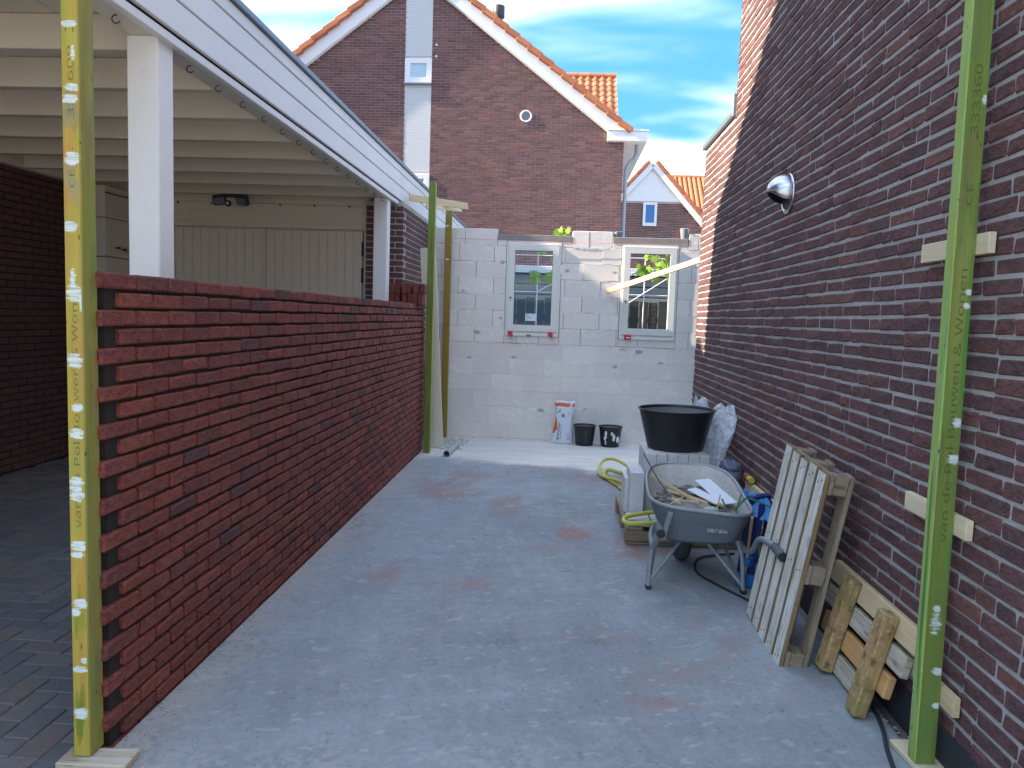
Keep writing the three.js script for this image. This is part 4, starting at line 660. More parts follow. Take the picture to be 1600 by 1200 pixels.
{
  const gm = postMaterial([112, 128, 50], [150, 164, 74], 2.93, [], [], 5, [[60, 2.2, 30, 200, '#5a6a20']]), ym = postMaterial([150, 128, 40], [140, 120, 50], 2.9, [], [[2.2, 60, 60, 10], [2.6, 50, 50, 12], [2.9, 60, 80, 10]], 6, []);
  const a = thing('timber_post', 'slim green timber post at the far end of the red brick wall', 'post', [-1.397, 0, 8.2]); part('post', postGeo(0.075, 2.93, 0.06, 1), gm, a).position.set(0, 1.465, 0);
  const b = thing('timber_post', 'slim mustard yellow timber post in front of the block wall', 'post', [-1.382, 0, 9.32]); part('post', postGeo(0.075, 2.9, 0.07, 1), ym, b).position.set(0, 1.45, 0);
  const t = barPart('cross_lath', P(-1.66, 2.775, 8.26), P(-1.12, 2.80, 9.02), 0.075, 0.022, M.newWood, scene); tag(t, 'longer pale lath joining the tops of the two slim posts', 'lath');
  const t2 = barPart('cross_lath', P(-1.47, 2.68, 8.24), P(-1.23, 2.795, 9.27), 0.05, 0.022, M.paleWood, scene); tag(t2, 'shorter pale lath angled below the lath on the slim posts', 'lath');
  const bo = barPart('white_board', P(-1.355, 0.01, 8.56), P(-1.51, 2.27, 8.62), 0.175, 0.02, std(lin(0.80, 0.74, 0.58), 0.7, { map: paintT }), scene, new THREE.Vector3(1, 0, 0)); tag(bo, 'long cream board leaning behind the slim green post', 'board');
  const pp = single('plastic_pipe', tubeGeo([P(-1.15, 0.035, 8.0), P(-1.135, 0.036, 8.35), P(-1.13, 0.037, 8.66)], 0.034, 12, 12), std(lin(0.55, 0.55, 0.53), 0.6, { map: speckT }), 'short dusty grey pipe lying by the slim posts', 'pipe');
}

// ───────────────────────── bag and buckets at the block wall ─────────────────────────
{
  const cv = document.createElement('canvas'); cv.width = 256; cv.height = 512; const c = cv.getContext('2d');
  c.fillStyle = '#d9dee6'; c.fillRect(0, 0, 256, 512); c.fillStyle = '#e06a1e'; c.fillRect(0, 26, 200, 44); c.fillRect(226, 30, 30, 40); c.fillStyle = '#d9dee6'; c.fillRect(0, 0, 256, 22);
  c.fillStyle = '#e06a1e'; c.beginPath(); c.moveTo(0, 170); c.lineTo(22, 200); c.lineTo(60, 330); c.lineTo(0, 395); c.fill(); c.strokeStyle = '#a83c20'; c.lineWidth = 10; c.beginPath(); c.moveTo(64, 336); c.lineTo(6, 398); c.stroke();
  c.fillStyle = '#20242c'; c.lineWidth = 9; c.strokeStyle = '#20242c'; c.beginPath(); c.arc(46, 124, 21, -0.4, 2.6); c.stroke(); c.fillRect(22, 92, 10, 24); c.fillRect(78, 92, 4, 56);
  c.beginPath(); c.arc(120, 178, 22, 0, 6.3); c.fill(); c.fillStyle = '#d9dee6'; c.fillRect(115, 166, 10, 26); c.fillStyle = '#20242c'; c.save(); c.translate(92, 474); c.rotate(-Math.PI / 2); for (let k = 0, q = 0; q < 200; k++) { const w = 5 + (k * 7) % 9; c.fillRect(q, -24 + (k % 3) * 3, w, 22 - (k % 4) * 3); q += w + 4; } for (let k = 0, q = 0; q < 190; k++) { const w = 3 + (k * 5) % 6; c.fillRect(q, 14, w, 8); q += w + 3 + (k % 5 === 0 ? 5 : 0); } c.restore();
  c.fillStyle = '#7d8790'; for (let k = 0; k < 12; k++) c.fillRect(180 + (k % 3) * 10, 390 + k * 7, 14 + (k * 13) % 24, 3); c.fillStyle = '#b9c0a8'; c.fillRect(196, 140, 20, 26);
  const t = new THREE.CanvasTexture(cv); t.colorSpace = THREE.SRGBColorSpace;
  const nu = 24, nv = 30, pos = [], uv = [], idx = []; // a filled paper sack with pinched middle and folded top
  for (let j = 0; j <= nv; j++) for (let i = 0; i <= nu * 2; i++) {
    const v = j / nv, a = i / (nu * 2) * Math.PI * 2, wv = 0.128 - 0.02 * Math.sin(v * Math.PI) + 0.014 * (1 - v) - 0.012 * smooth(0.35, 0.5, v) * smooth(0.75, 0.55, v), dv = 0.062 * Math.pow(1 - v, 0.35) + 0.012;
    const ca = Math.cos(a), sa = Math.sin(a), q = Math.pow(Math.abs(ca), 0.55) * Math.sign(ca), z = Math.pow(Math.abs(sa), 0.6) * Math.sign(sa), cr = 0.006 * (fbm(v * 9 + 3, i * 0.35, 3) - 0.5);
    pos.push(q * (wv + cr) + 0.022 * (v - 0.4), v * 0.52 + 0.004 * Math.sin(i), z * dv + cr * 1.4); const fr = sa > 0; uv.push(clamp(0.5 + q * 0.5 * (fr ? 1 : 0.2)), v);
  }
  for (let j = 0; j < nv; j++) for (let i = 0; i < nu * 2; i++) { const a = j * (nu * 2 + 1) + i, b = a + nu * 2 + 1; idx.push(a, a + 1, b, a + 1, b + 1, b); }
  const g = new THREE.BufferGeometry(); g.setAttribute('position', new THREE.Float32BufferAttribute(pos, 3)); g.setAttribute('uv', new THREE.Float32BufferAttribute(uv, 2)); g.setIndex(idx); g.computeVertexNormals();
  const m = single('paper_sack', g, std(lin(1, 1, 1), 0.6, { map: t, side: THREE.DoubleSide }), 'white and orange paper sack of block adhesive against the block wall', 'sack'); m.position.copy(P(0.105, 0.002, 9.27)); m.rotation.y = -0.12; m.rotation.x = -0.06;
}
function bucket(name, label, [x, y, D], R0, R1, H, mat, inner, splash, group) {
  const b = thing(name, label, 'bucket', [x, y, D], group), t = 0.004;
  part('body', new THREE.LatheGeometry([[0, 0.002], [R0 - 0.006, 0], [R0, 0.006], [R1, H - 0.01], [R1 + 0.008, H - 0.008], [R1 + 0.01, H], [R1 - t, H], [R1 - t - 0.002, H - 0.02], [R0 - t, 0.012], [0, 0.012]].map((p) => new THREE.Vector2(...p)), 44), mat, b);
  if (inner) part('mortar_residue', new THREE.LatheGeometry([[0, 0.02], [R0 - 0.01, 0.02], [mix(R0, R1, 0.93) - 0.0075, H * 0.93]].map((p) => new THREE.Vector2(...p)), 44), inner, b);
  const r = mulberry(Math.floor(x * 999)); if (splash) { const gs = []; for (let k = 0; k < splash; k++) { const a = (r() - 0.45) * 2.2, y0 = H * (0.15 + 0.6 * r()), n = 2 + Math.floor(r() * 5); for (let q = 0; q < n; q++) { const yy = y0 - q * 0.016, R = mix(R0, R1, yy / H) + 0.001, aa = a + (r() - 0.5) * 0.1; if (yy < 0.01) continue; const g = new THREE.SphereGeometry(0.008 + r() * 0.012, 7, 5); g.scale(1, 1.3, 0.18); g.rotateY(aa); g.translate(Math.sin(aa) * R, yy, Math.cos(aa) * R); gs.push(g); } } const s = part('lime_splashes', merge(gs), M.glue, b); s.userData.kind = 'stuff'; }
  return b;
}
bucket('mortar_bucket', 'black bucket with faint scale marks beside the paper sack', [0.365, 0.001, 9.19], 0.105, 0.132, 0.245, M.blackTub, M.residue, 0, 'small black buckets at the block wall');
bucket('mortar_bucket', 'black bucket splashed with white lime, further from the paper sack', [0.675, 0.001, 9.17], 0.11, 0.138, 0.245, M.blackTub, M.residue, 9, 'small black buckets at the block wall');
{ const s = scene.children.find((o) => o.name === 'mortar_bucket'); const gs = []; for (let k = 0; k < 9; k++) { const g = new THREE.BoxGeometry(k % 3 ? 0.018 : 0.03, 0.0025, 0.002); const R = mix(0.105, 0.132, (0.05 + k * 0.018) / 0.245) + 0.0012; g.translate(0.012, 0.05 + k * 0.018, R); gs.push(g); } part('scale_marks', merge(gs), M.grey, s); }

// ───────────────────────── pallet with blocks, tub, plastic ─────────────────────────
{
  const p = thing('pallet', 'low wooden pallet lying flat under the white blocks', 'pallet', [0.9, 0, 5.6]);
  for (const x of [0.51, 0.68, 0.85, 1.02, 1.19]) boxPart('deck_board', [x, x + 0.115], [0.1, 0.122], [5.12, 6.05], M.oldWoodDark, p, 0.003, x);
  for (const D of [5.12, 5.53, 5.95]) { for (const x of [0.51, 0.86, 1.205]) boxPart('block', [x, x + 0.098], [0.022, 0.099], [D, D + 0.1], M.oldWoodDark, p, 0.004, D); boxPart('bottom_board', [0.51, 1.303], [0.001, 0.021], [D, D + 0.1], M.oldWoodDark, p, 0.003, D); }
  boxPart('side_board', [0.51, 0.93], [0.03, 0.098], [5.098, 5.118], M.oldWoodDark, p, 0.004);
}
{
  const names = ['first', 'second', 'third', 'fourth', 'fifth', 'sixth'];
  for (let k = 0; k < 6; k++) { const m = single('lime_block', cbox(0.074, 0.44, 0.5, 0.005, 0.001, k + 60), M.lime, `pale upright lime block under the black tub, ${names[k]} from the hose side`, 'block', 'pale blocks stacked on the pallet'); m.position.copy(P(0.715 + k * 0.077, 0.124 + 0.22, 5.78)); }
  const low = [[0.60, 0.16, 5.5, 0.10, 0.33, 0.3, 'taller white block standing at the hose side of the pallet'], [0.548, 0.16, 5.62, 0.045, 0.26, 0.24, 'thin white slab standing at the outer edge of the pallet'], [0.60, 0.123, 5.22, 0.15, 0.05, 0.18, 'flat white slab lying at the front edge of the pallet'], [0.75, 0.123, 5.26, 0.12, 0.045, 0.2, 'flat white slab lying beside wheelbarrow on the pallet']];
  for (const [x, y, D, w, h, d, l] of low) { const m = single('lime_block', cbox(w, h, d, 0.005, 0.001, 71), M.lime, l, 'block', 'pale blocks stacked on the pallet'); m.position.copy(P(x, 0.124 + h / 2, D)); }
}
bucket('mortar_tub', 'large round black mortar tub standing on the pale blocks', [0.925, 0.566, 5.81], 0.21, 0.282, 0.305, M.blackTub, M.residue, 0).rotation.z = 0.01;
{ // crumpled plastic: a draped sheet with folds
  const crumple = (name, label, nx, ny, fn, mat) => { const pos = [], idx = []; for (let j = 0; j <= ny; j++) for (let i = 0; i <= nx; i++) { const p = fn(i / nx, j / ny); pos.push(p.x, p.y, p.z); } for (let j = 0; j < ny; j++) for (let i = 0; i < nx; i++) { const a = j * (nx + 1) + i, b = a + nx + 1; idx.push(a, a + 1, b, a + 1, b + 1, b); } const g = new THREE.BufferGeometry(); g.setAttribute('position', new THREE.Float32BufferAttribute(pos, 3)); g.setIndex(idx); const q = g.toNonIndexed(); q.computeVertexNormals(); return single(name, q, mat, label, 'plastic sheet'); };
  const ridge = (a, b) => Math.abs(fbm(a, b, 3) - 0.5) * 2;
  crumple('plastic_sheet', 'crumpled clear plastic sheet bunched between black tub and brick wall', 46, 40, (u, v) => { // gathered at the bottom, folded over and fanning out at the top
    const a = Math.abs(u * 2 - 1), w = u < 0.5 ? 1 : -1, side = a, fold = (ridge(side * 5 + (w > 0 ? 0 : 9), v * 2.2 + 1) - 0.42) * 0.13 * (0.35 + v) + (ridge(side * 13 + w, v * 9) - 0.4) * 0.035;
    const bx = 1.15 + 0.09 * side, bD = 5.86 - 0.12 * side, tx = 1.10 + 0.265 * side, ty = 0.90 - 0.06 * side + 0.05 * Math.sin(side * 11 + w), tD = 6.2 - 0.42 * side, k = Math.pow(v, 0.8);
    return P(Math.min(1.383, mix(bx, tx, k) - fold * 0.45 + (w < 0 ? 0.02 : 0)), mix(0.44, ty, v) + (ridge(side * 8, v * 6 + 4) - 0.4) * 0.03, mix(bD, tD, k) - fold * 0.9 + (w < 0 ? 0.05 : 0)); }, M.film);
  crumple('plastic_bag', 'dark crumpled plastic bag lying low against the brick wall', 26, 18, (u, v) => { const a = u * Math.PI * 2, b = v * Math.PI; const rr = 1 + 0.5 * (ridge(u * 5 + 8, v * 4) - 0.4); return P(1.275 + 0.095 * Math.cos(a) * Math.sin(b) * rr, 0.455 - 0.11 * Math.cos(b) * rr, 5.5 + 0.17 * Math.sin(a) * Math.sin(b) * rr); }, M.filmDark);
  const st = single('lime_block', cbox(0.14, 0.34, 0.3, 0.005), M.lime, 'pale block against the brick wall under the dark plastic bag', 'block', 'pale blocks stacked on the pallet'); st.position.copy(P(1.29, 0.1, 5.5 + 0.0)); st.position.x = 1.314; st.position.y = 0.1705;
}
{ // yellow hose
  const a = [[1.0, 0.135, 5.75], [0.72, 0.14, 6.35], [0.60, 0.06, 6.9], [0.46, 0.02, 7.35], [0.50, 0.07, 7.75], [0.62, 0.12, 7.65], [0.75, 0.10, 7.2], [0.72, 0.03, 6.75], [0.60, 0.02, 6.9], [0.50, 0.02, 7.3], [0.56, 0.02, 7.62], [0.70, 0.02, 7.45], [0.86, 0.05, 7.3], [0.98, 0.02, 7.5], [1.02, 0.02, 7.0], [0.84, 0.02, 6.62], [0.63, 0.02, 6.72], [0.6, 0.02, 7.1]].map((p) => P(...p));
  single('garden_hose', tubeGeo(a, 0.0155, 220, 9), M.yellow, 'yellow garden hose looped on the floor before the block wall', 'hose');
  const b = [[0.95, 0.20, 5.35], [0.72, 0.215, 5.2], [0.53, 0.205, 5.1], [0.485, 0.19, 5.03], [0.53, 0.18, 4.99], [0.7, 0.185, 5.02], [0.9, 0.18, 5.1]].map((p) => P(...p));
  single('garden_hose', tubeGeo(b, 0.0155, 70, 9), M.yellow, 'yellow hose loop hanging over the front of the flat pallet', 'hose');
}

// ───────────────────────── wheelbarrow ─────────────────────────
{
  const wb = thing('wheelbarrow', 'grey metal wheelbarrow full of rubble with handles towards the viewer', 'wheelbarrow', [0.83, 0, 4.5]);
  const o = P(0.83, 0, 4.5), nu = 56, nv = 12, pos = [], uv = [], idx = [];
  const sup = (t, n) => [Math.pow(Math.abs(Math.cos(t)), 2 / n) * Math.sign(Math.cos(t)), Math.pow(Math.abs(Math.sin(t)), 2 / n) * Math.sign(Math.sin(t))];
  const ringAt = (k, t) => { // k 0 rim .. 1 floor ; +sin = away from viewer
    const [cx, cz] = sup(t, Math.sin(t) < 0 ? 4.2 : 2.9), e = Math.pow(k, Math.sin(t) < 0 ? 1.35 : 0.95), f = (cz + 1) / 2;
    const hw = mix(0.292 - 0.03 * f * f, 0.215 - 0.05 * f, e), D = mix((cz > 0 ? 4.60 + 0.46 * cz : 4.60 + 0.45 * cz) - 0.02 * cx * (1 - f), 4.45 + 0.255 * cz, e), y = mix(0.492 + 0.092 * smooth(0.2, 1, f) - 0.02 * cx * (1 - f), 0.30, k);
    return P(0.846 + cx * hw + 0.03 * f, y, D);
  };
  for (let j = 0; j <= nv; j++) for (let i = 0; i <= nu; i++) { const p = ringAt(j / nv, i / nu * Math.PI * 2).sub(o); pos.push(p.x, p.y, p.z); uv.push(i / nu * 2.4, j / nv * 0.4); }
  const c0 = pos.length / 3; const fl = P(0.84, 0.298, 4.47).sub(o); pos.push(fl.x, fl.y, fl.z); uv.push(0, 0);
  for (let j = 0; j < nv; j++) for (let i = 0; i < nu; i++) { const a = j * (nu + 1) + i, b = a + nu + 1; idx.push(a, b, a + 1, a + 1, b, b + 1); }
  for (let i = 0; i < nu; i++) idx.push(nv * (nu + 1) + i, c0, nv * (nu + 1) + i + 1);
  const g = new THREE.BufferGeometry(); g.setAttribute('position', new THREE.Float32BufferAttribute(pos, 3)); g.setAttribute('uv', new THREE.Float32BufferAttribute(uv, 2)); g.setIndex(idx); g.computeVertexNormals();
  const trayMat = M.galv.clone(); trayMat.side = THREE.DoubleSide; trayMat.color = lin(0.19, 0.215, 0.24); trayMat.metalness = 0.15; trayMat.roughness = 0.6; const tray = part('tray', g, trayMat, wb);
  // dried cement film inside the tray, a shell of its own just inside the metal
  { const q = g.clone(), p = q.attributes.position; for (let k = 0; k < p.count; k++) { p.setX(k, p.getX(k) * 0.985 + 0.0001); p.setZ(k, (p.getZ(k) + 0.06) * 0.985 - 0.06); p.setY(k, p.getY(k) + 0.004); } const m = part('cement_film', q, std(lin(0.62, 0.585, 0.53), 0.95, { map: speckT, side: THREE.DoubleSide, bumpMap: speckBumpT, bumpScale: 0.004 }), tray); m.scale.set(1, 0.985, 1); m.position.y = 0.006; }
  const rim = []; for (let i = 0; i < nu; i++) rim.push(ringAt(0, i / nu * Math.PI * 2).sub(o)); part('rim', tubeGeo(rim, 0.011, 140, 8, true), M.galv, tray);
  const T = (name, pts, r, mat, par = wb, rs = 10) => part(name, tubeGeo(pts.map((p) => P(...p).sub(o)), r, 48, rs), mat, par);
  // side straps up the near face, legs, braces, handles
  barPart('strap', P(0.622, 0.33, 4.165), P(0.655, 0.485, 4.14), 0.03, 0.008, M.galv, wb, new THREE.Vector3(1, 0, 0));
  for (const [s, hx] of [[-1, 0.57], [1, 1.105]]) {
    const fx = hx, leg = T('leg', [[hx + s * -0.035, 0.285, 4.32], [hx - s * 0.01, 0.2, 4.30], [fx, 0.03, 4.285], [fx, 0.012, 4.26]], 0.014, M.galv);
    T('brace', [[fx - s * 0.005, 0.04, 4.285], [mix(fx, 0.84, 0.45), 0.17, 4.36], [mix(fx, 0.84, 0.85), 0.29, 4.44]], 0.011, M.galv);
    T('brace', [[fx - s * 0.005, 0.04, 4.29], [mix(fx, 0.84, 0.2), 0.17, 4.5], [mix(fx, 0.84, 0.3), 0.27, 4.7]], 0.011, M.galv);
    const foot = part('foot', cbox(0.035, 0.02, 0.05, 0.006), M.rubber, wb); foot.position.copy(P(fx, 0.011, 4.275).sub(o));
    const e = s < 0 ? 3.9 : 3.6; const H = T('handle', [[hx - s * 0.16, 0.13, 4.86], [hx - s * 0.07, 0.27, 4.62], [hx - s * 0.02, 0.278, 4.42], [hx - s * 0.01, 0.262, 4.26], [hx, 0.29, 4.14], [hx, 0.395, 4.0], [hx, 0.437, e + 0.16], [hx, 0.432, e]], 0.0165, M.galv);
    T('grip', [[hx, 0.4375, e + 0.13], [hx, 0.435, e + 0.06], [hx, 0.431, e - 0.012]], 0.0235, std(lin(0.12, 0.135, 0.15), 0.7, { map: speckT }), H, 14);
    const cap = part('grip_end', new THREE.CylinderGeometry(0.0235, 0.0235, 0.006, 20).rotateX(Math.PI / 2), M.rubber, H); cap.position.copy(P(hx, 0.431, e - 0.014).sub(o));
  }
  T('cross_bar', [[0.60, 0.285, 4.32], [0.84, 0.283, 4.32], [1.08, 0.285, 4.32]], 0.012, M.galv);
  const wh = new THREE.Group(); wh.name = 'wheel'; wh.position.copy(P(0.842, 0.176, 4.86).sub(o)); wb.add(wh);
  const ty = new THREE.TorusGeometry(0.128, 0.048, 16, 44); ty.rotateY(Math.PI / 2); part('tyre', ty, std(lin(0.085, 0.088, 0.09), 0.9, { map: speckT }), wh);
  const hub = new THREE.CylinderGeometry(0.085, 0.085, 0.04, 28); hub.rotateZ(Math.PI / 2); part('rim', hub, M.galv, wh); const ax = new THREE.CylinderGeometry(0.01, 0.01, 0.2, 10); ax.rotateZ(Math.PI / 2); part('axle', ax, M.galv, wh);
  for (const s of [-1, 1]) T('fork', [[0.842 + s * 0.09, 0.176, 4.86], [0.842 + s * 0.11, 0.25, 4.7], [0.842 + s * 0.12, 0.275, 4.5]], 0.012, M.galv);
  { // worn white sticker letters on the near face
    const cv = document.createElement('canvas'); cv.width = 256; cv.height = 64; const c = cv.getContext('2d'), r = mulberry(3); c.fillStyle = '#8b9196'; c.fillRect(0, 0, 256, 64); c.fillStyle = '#d8dadb'; for (const [x, y, w, h] of [[10, 12, 34, 12], [18, 20, 10, 30], [34, 20, 10, 26], [52, 10, 34, 42], [100, 14, 8, 38], [112, 12, 26, 10], [150, 18, 40, 34], [196, 24, 30, 28], [228, 30, 20, 22]]) c.fillRect(x, y, w, h); c.fillStyle = '#8b9196'; for (let k = 0; k < 90; k++) c.fillRect(r() * 256, r() * 64, 3 + r() * 9, 2 + r() * 5);
    const t = new THREE.CanvasTexture(cv); t.colorSpace = THREE.SRGBColorSpace; const m = part('worn_sticker', cbox(0.12, 0.032, 0.003, 0.0005).clone(), std(lin(0.55, 0.57, 0.6), 0.6, { map: t }), tray); const p = m.geometry.attributes.position, u = m.geometry.attributes.uv; for (let k = 0; k < p.count; k++) u.setXY(k, p.getX(k) / 0.12 + 0.5, p.getY(k) / 0.032 + 0.5); m.position.copy(P(0.915, 0.385, 4.163).sub(o)); m.rotation.x = 0.12; m.rotation.z = -0.03;
  }
  // rubble inside
  { const n = 40, ps = [], id = []; for (let j = 0; j <= n; j++) for (let i = 0; i <= n; i++) { const u = i / n * 2 - 1, v = j / n * 2 - 1, [a, b] = [u * Math.sqrt(1 - v * v / 2), v * Math.sqrt(1 - u * u / 2)], rr = Math.hypot(a, b); const y = 0.442 + 0.03 * (1 - rr) + 0.05 * (fbm(u * 4 + 5, v * 4, 4) - 0.5) + 0.02 * (fbm(u * 18, v * 18, 2) - 0.5) + 0.03 * v; const p = P(0.845 + a * 0.245, y, 4.55 + b * 0.335); ps.push(p.x, p.y, p.z); } for (let j = 0; j < n; j++) for (let i = 0; i < n; i++) { const a = j * (n + 1) + i, b = a + n + 1; id.push(a, a + 1, b, a + 1, b + 1, b); } const q = new THREE.BufferGeometry(); q.setAttribute('position', new THREE.Float32BufferAttribute(ps, 3)); q.setAttribute('uv', new THREE.Float32BufferAttribute(ps.flatMap((v, i) => i % 3 === 1 ? [] : [v]), 2)); q.setIndex(id); q.computeVertexNormals();
    const bits = [q.toNonIndexed()]; const r = mulberry(8); for (let k = 0; k < 170; k++) { const a = r() * 6.28, d = Math.sqrt(r()) * 0.9, s = 0.006 + r() * 0.014, b = new THREE.IcosahedronGeometry(s, 0); b.scale(1 + r(), 0.6, 1 + r() * 0.6); b.rotateY(r() * 6); b.translate(0.845 + Math.cos(a) * d * 0.24, 0.45 + 0.03 * Math.sin(a) + 0.012 * r(), -(4.55 + Math.sin(a) * d * 0.32)); bits.push(b); }
    const m = single('rubble', merge(bits), M.dirt, 'grey brown rubble and dirt heaped inside the wheelbarrow', 'rubble', null, 'stuff'); }
}
{ // scraps lying in the wheelbarrow
  const sticks = [[0.62, 0.56, 4.78, 0.86, 0.475, 4.42, 0.02, 'long pale stick'], [0.70, 0.50, 4.62, 0.92, 0.47, 4.46, 0.014, 'second pale splinter'], [0.72, 0.475, 4.40, 0.80, 0.485, 4.56, 0.010, 'short pale splinter'], [0.74, 0.48, 4.36, 0.70, 0.485, 4.52, 0.009, 'thin crossing splinter'], [0.80, 0.482, 4.6, 1.0, 0.468, 4.40, 0.013, 'reddish splinter'], [0.935, 0.455, 4.30, 0.965, 0.545, 4.36, 0.012, 'upright pinkish splinter'], [0.70, 0.478, 4.47, 0.84, 0.485, 4.41, 0.008, 'bent pale splinter'], [0.68, 0.478, 4.34, 0.74, 0.482, 4.47, 0.008, 'smallest pale splinter'], [0.90, 0.485, 4.70, 0.78, 0.492, 4.76, 0.009, 'pale splinter at the back']];
  sticks.forEach(([x, y, D, x1, y1, D1, w, l], i) => { const m = barPart('wood_splinter', P(x, y, D), P(x1, y1, D1), w, 0.007, i === 4 || i === 5 ? M.orangeWood : M.newWood, scene, new THREE.Vector3(0.2, 1, 0.1), 0.002, i * 0.2); tag(m, `${l} of wood lying in the wheelbarrow`, 'splinter', 'wood splinters in the wheelbarrow'); });
  const tile = (l, x, y, D, ry, rx, rz, w, h) => { const m = single('white_offcut', cbox(w, 0.007, h, 0.002), M.paper, l, 'offcut'); m.position.copy(P(x, y, D)); m.rotation.set(rx, ry, rz, 'YXZ'); };
  tile('larger white sheet offcut lying in the wheelbarrow', 0.985, 0.515, 4.58, 0.42, 0.28, 0.05, 0.105, 0.30); tile('smaller white sheet offcut under the larger one in wheelbarrow', 0.915, 0.498, 4.52, 0.72, 0.2, 0.05, 0.08, 0.22);
  single('steel_rod', tubeGeo([P(0.575, 0.68, 4.85), P(0.64, 0.57, 4.66), P(0.70, 0.495, 4.45)], 0.004, 16, 6), M.darkMetal, 'thin dark rod sticking out of the wheelbarrow at its far side', 'rod');
  single('strap_piece', merge([tubeGeo([P(0.985, 0.445, 4.25), P(0.975, 0.50, 4.27), P(0.962, 0.535, 4.30)], 0.005, 12, 5)]), M.green, 'short dark green stalk standing in the wheelbarrow rubble', 'stalk');
  const st = single('strap', tubeGeo([P(1.02, 0.50, 4.22), P(1.06, 0.535, 4.24), P(1.09, 0.55, 4.27), P(1.15, 0.54, 4.26), P(1.24, 0.51, 4.2)], 0.0055, 30, 6), M.green, 'green strap hanging over the wheelbarrow rim towards the leaning pallet', 'strap');
  single('mortar_lump', new THREE.IcosahedronGeometry(0.03, 1).scale(1.5, 0.6, 1), std(lin(0.55, 0.66, 0.55), 0.9, { map: speckT }), 'pale green lump at the near edge of wheelbarrow rubble', 'lump').position.copy(P(0.90, 0.478, 4.27));
}
{ // blue trestle folded against the wall, with a light blue bag on it
  const t = thing('folding_trestle', 'dark blue folded metal trestle between wheelbarrow and leaning pallet', 'trestle', [1.2, 0, 4.42]);
  for (const [x, D, x1, D1] of [[1.12, 4.44, 1.2, 4.62], [1.17, 4.40, 1.26, 4.56], [1.20, 4.52, 1.29, 4.74], [1.25, 4.46, 1.33, 4.66]]) barPart('leg', P(x, 0.012, D), P(x1, 0.455, D1), 0.034, 0.034, M.blueDark, t, new THREE.Vector3(1, 0, 0), 0.005);
  barPart('cross_bar', P(1.15, 0.14, 4.40), P(1.25, 0.14, 4.52), 0.05, 0.03, M.blueLight, t); barPart('cross_bar', P(1.19, 0.462, 4.60), P(1.33, 0.462, 4.70), 0.05, 0.06, M.blueDark, t);
  for (const [x, D] of [[1.12, 4.43], [1.17, 4.39]]) { const f = part('foot', cbox(0.05, 0.07, 0.05, 0.01), M.blueLight, t); f.position.copy(P(x - 1.2, 0.036, D - 4.42)); }
  const pos = [], idx = [], n = 22; for (let j = 0; j <= n; j++) for (let i = 0; i <= n; i++) { const u = i / n, v = j / n, w = Math.abs(fbm(u * 6, v * 5 + 3, 3) - 0.5); const p = P(1.16 + 0.15 * u + 0.02 * w, 0.495 - 0.10 * v * v - 0.03 * u + 0.10 * w - 0.01 * v, 4.66 - 0.20 * v * (0.5 + 0.5 * u) + 0.1 * w); pos.push(p.x, p.y, p.z); }
  for (let j = 0; j < n; j++) for (let i = 0; i < n; i++) { const a = j * (n + 1) + i, b = a + n + 1; idx.push(a, a + 1, b, a + 1, b + 1, b); }
  const g = new THREE.BufferGeometry(); g.setAttribute('position', new THREE.Float32BufferAttribute(pos, 3)); g.setIndex(idx); const q = g.toNonIndexed(); q.computeVertexNormals(); const m = M.blueLight.clone(); m.side = THREE.DoubleSide; single('blue_sack', q, m, 'crumpled light blue plastic sack draped over the blue trestle', 'sack');
}
{ // boards and bits along the foot of the wall
  const b = barPart('plank', P(1.362, 0.345, 4.5), P(1.362, 0.345, 5.33), 0.2, 0.03, M.newWood, scene, new THREE.Vector3(0, 1, 0)); tag(b, 'pale plank on edge along the brick wall behind wheelbarrow', 'plank');
  const b2 = barPart('plank', P(1.33, 0.13, 4.5), P(1.33, 0.13, 5.33), 0.258, 0.03, M.orangeWood, scene, new THREE.Vector3(0, 1, 0)); tag(b2, 'brown plank on edge at the floor below the pale plank', 'plank');
  const c = thing('hose_coupling', 'small red and yellow hose coupling lying on the pale plank', 'coupling', [1.345, 0.473, 5.26]);
  const cy = (r, l) => new THREE.CylinderGeometry(r, r, l, 16).rotateX(Math.PI / 2); const c1 = part('collar', cy(0.026, 0.07), std(lin(0.32, 0.06, 0.04), 0.5), c), c2 = part('nozzle', cy(0.021, 0.07), M.yellow, c); c2.position.z = 0.068;
  single('black_cable', tubeGeo([P(1.13, 0.008, 4.1), P(0.98, 0.008, 4.38), P(0.90, 0.008, 4.6), P(0.96, 0.01, 4.85), P(1.1, 0.01, 4.95), P(1.22, 0.01, 5.0)], 0.007, 60, 6), M.rubber, 'black cable curving on the floor behind the wheelbarrow legs', 'cable');
  single('black_cable', tubeGeo([P(1.29, 0.009, 3.3), P(1.315, 0.009, 3.02), P(1.29, 0.009, 2.85), P(1.235, 0.009, 2.66), P(1.19, 0.009, 2.4), P(1.2, 0.009, 2.0)], 0.008, 60, 6), M.rubber, 'black cable running over the floor edge by the green post', 'cable');
}

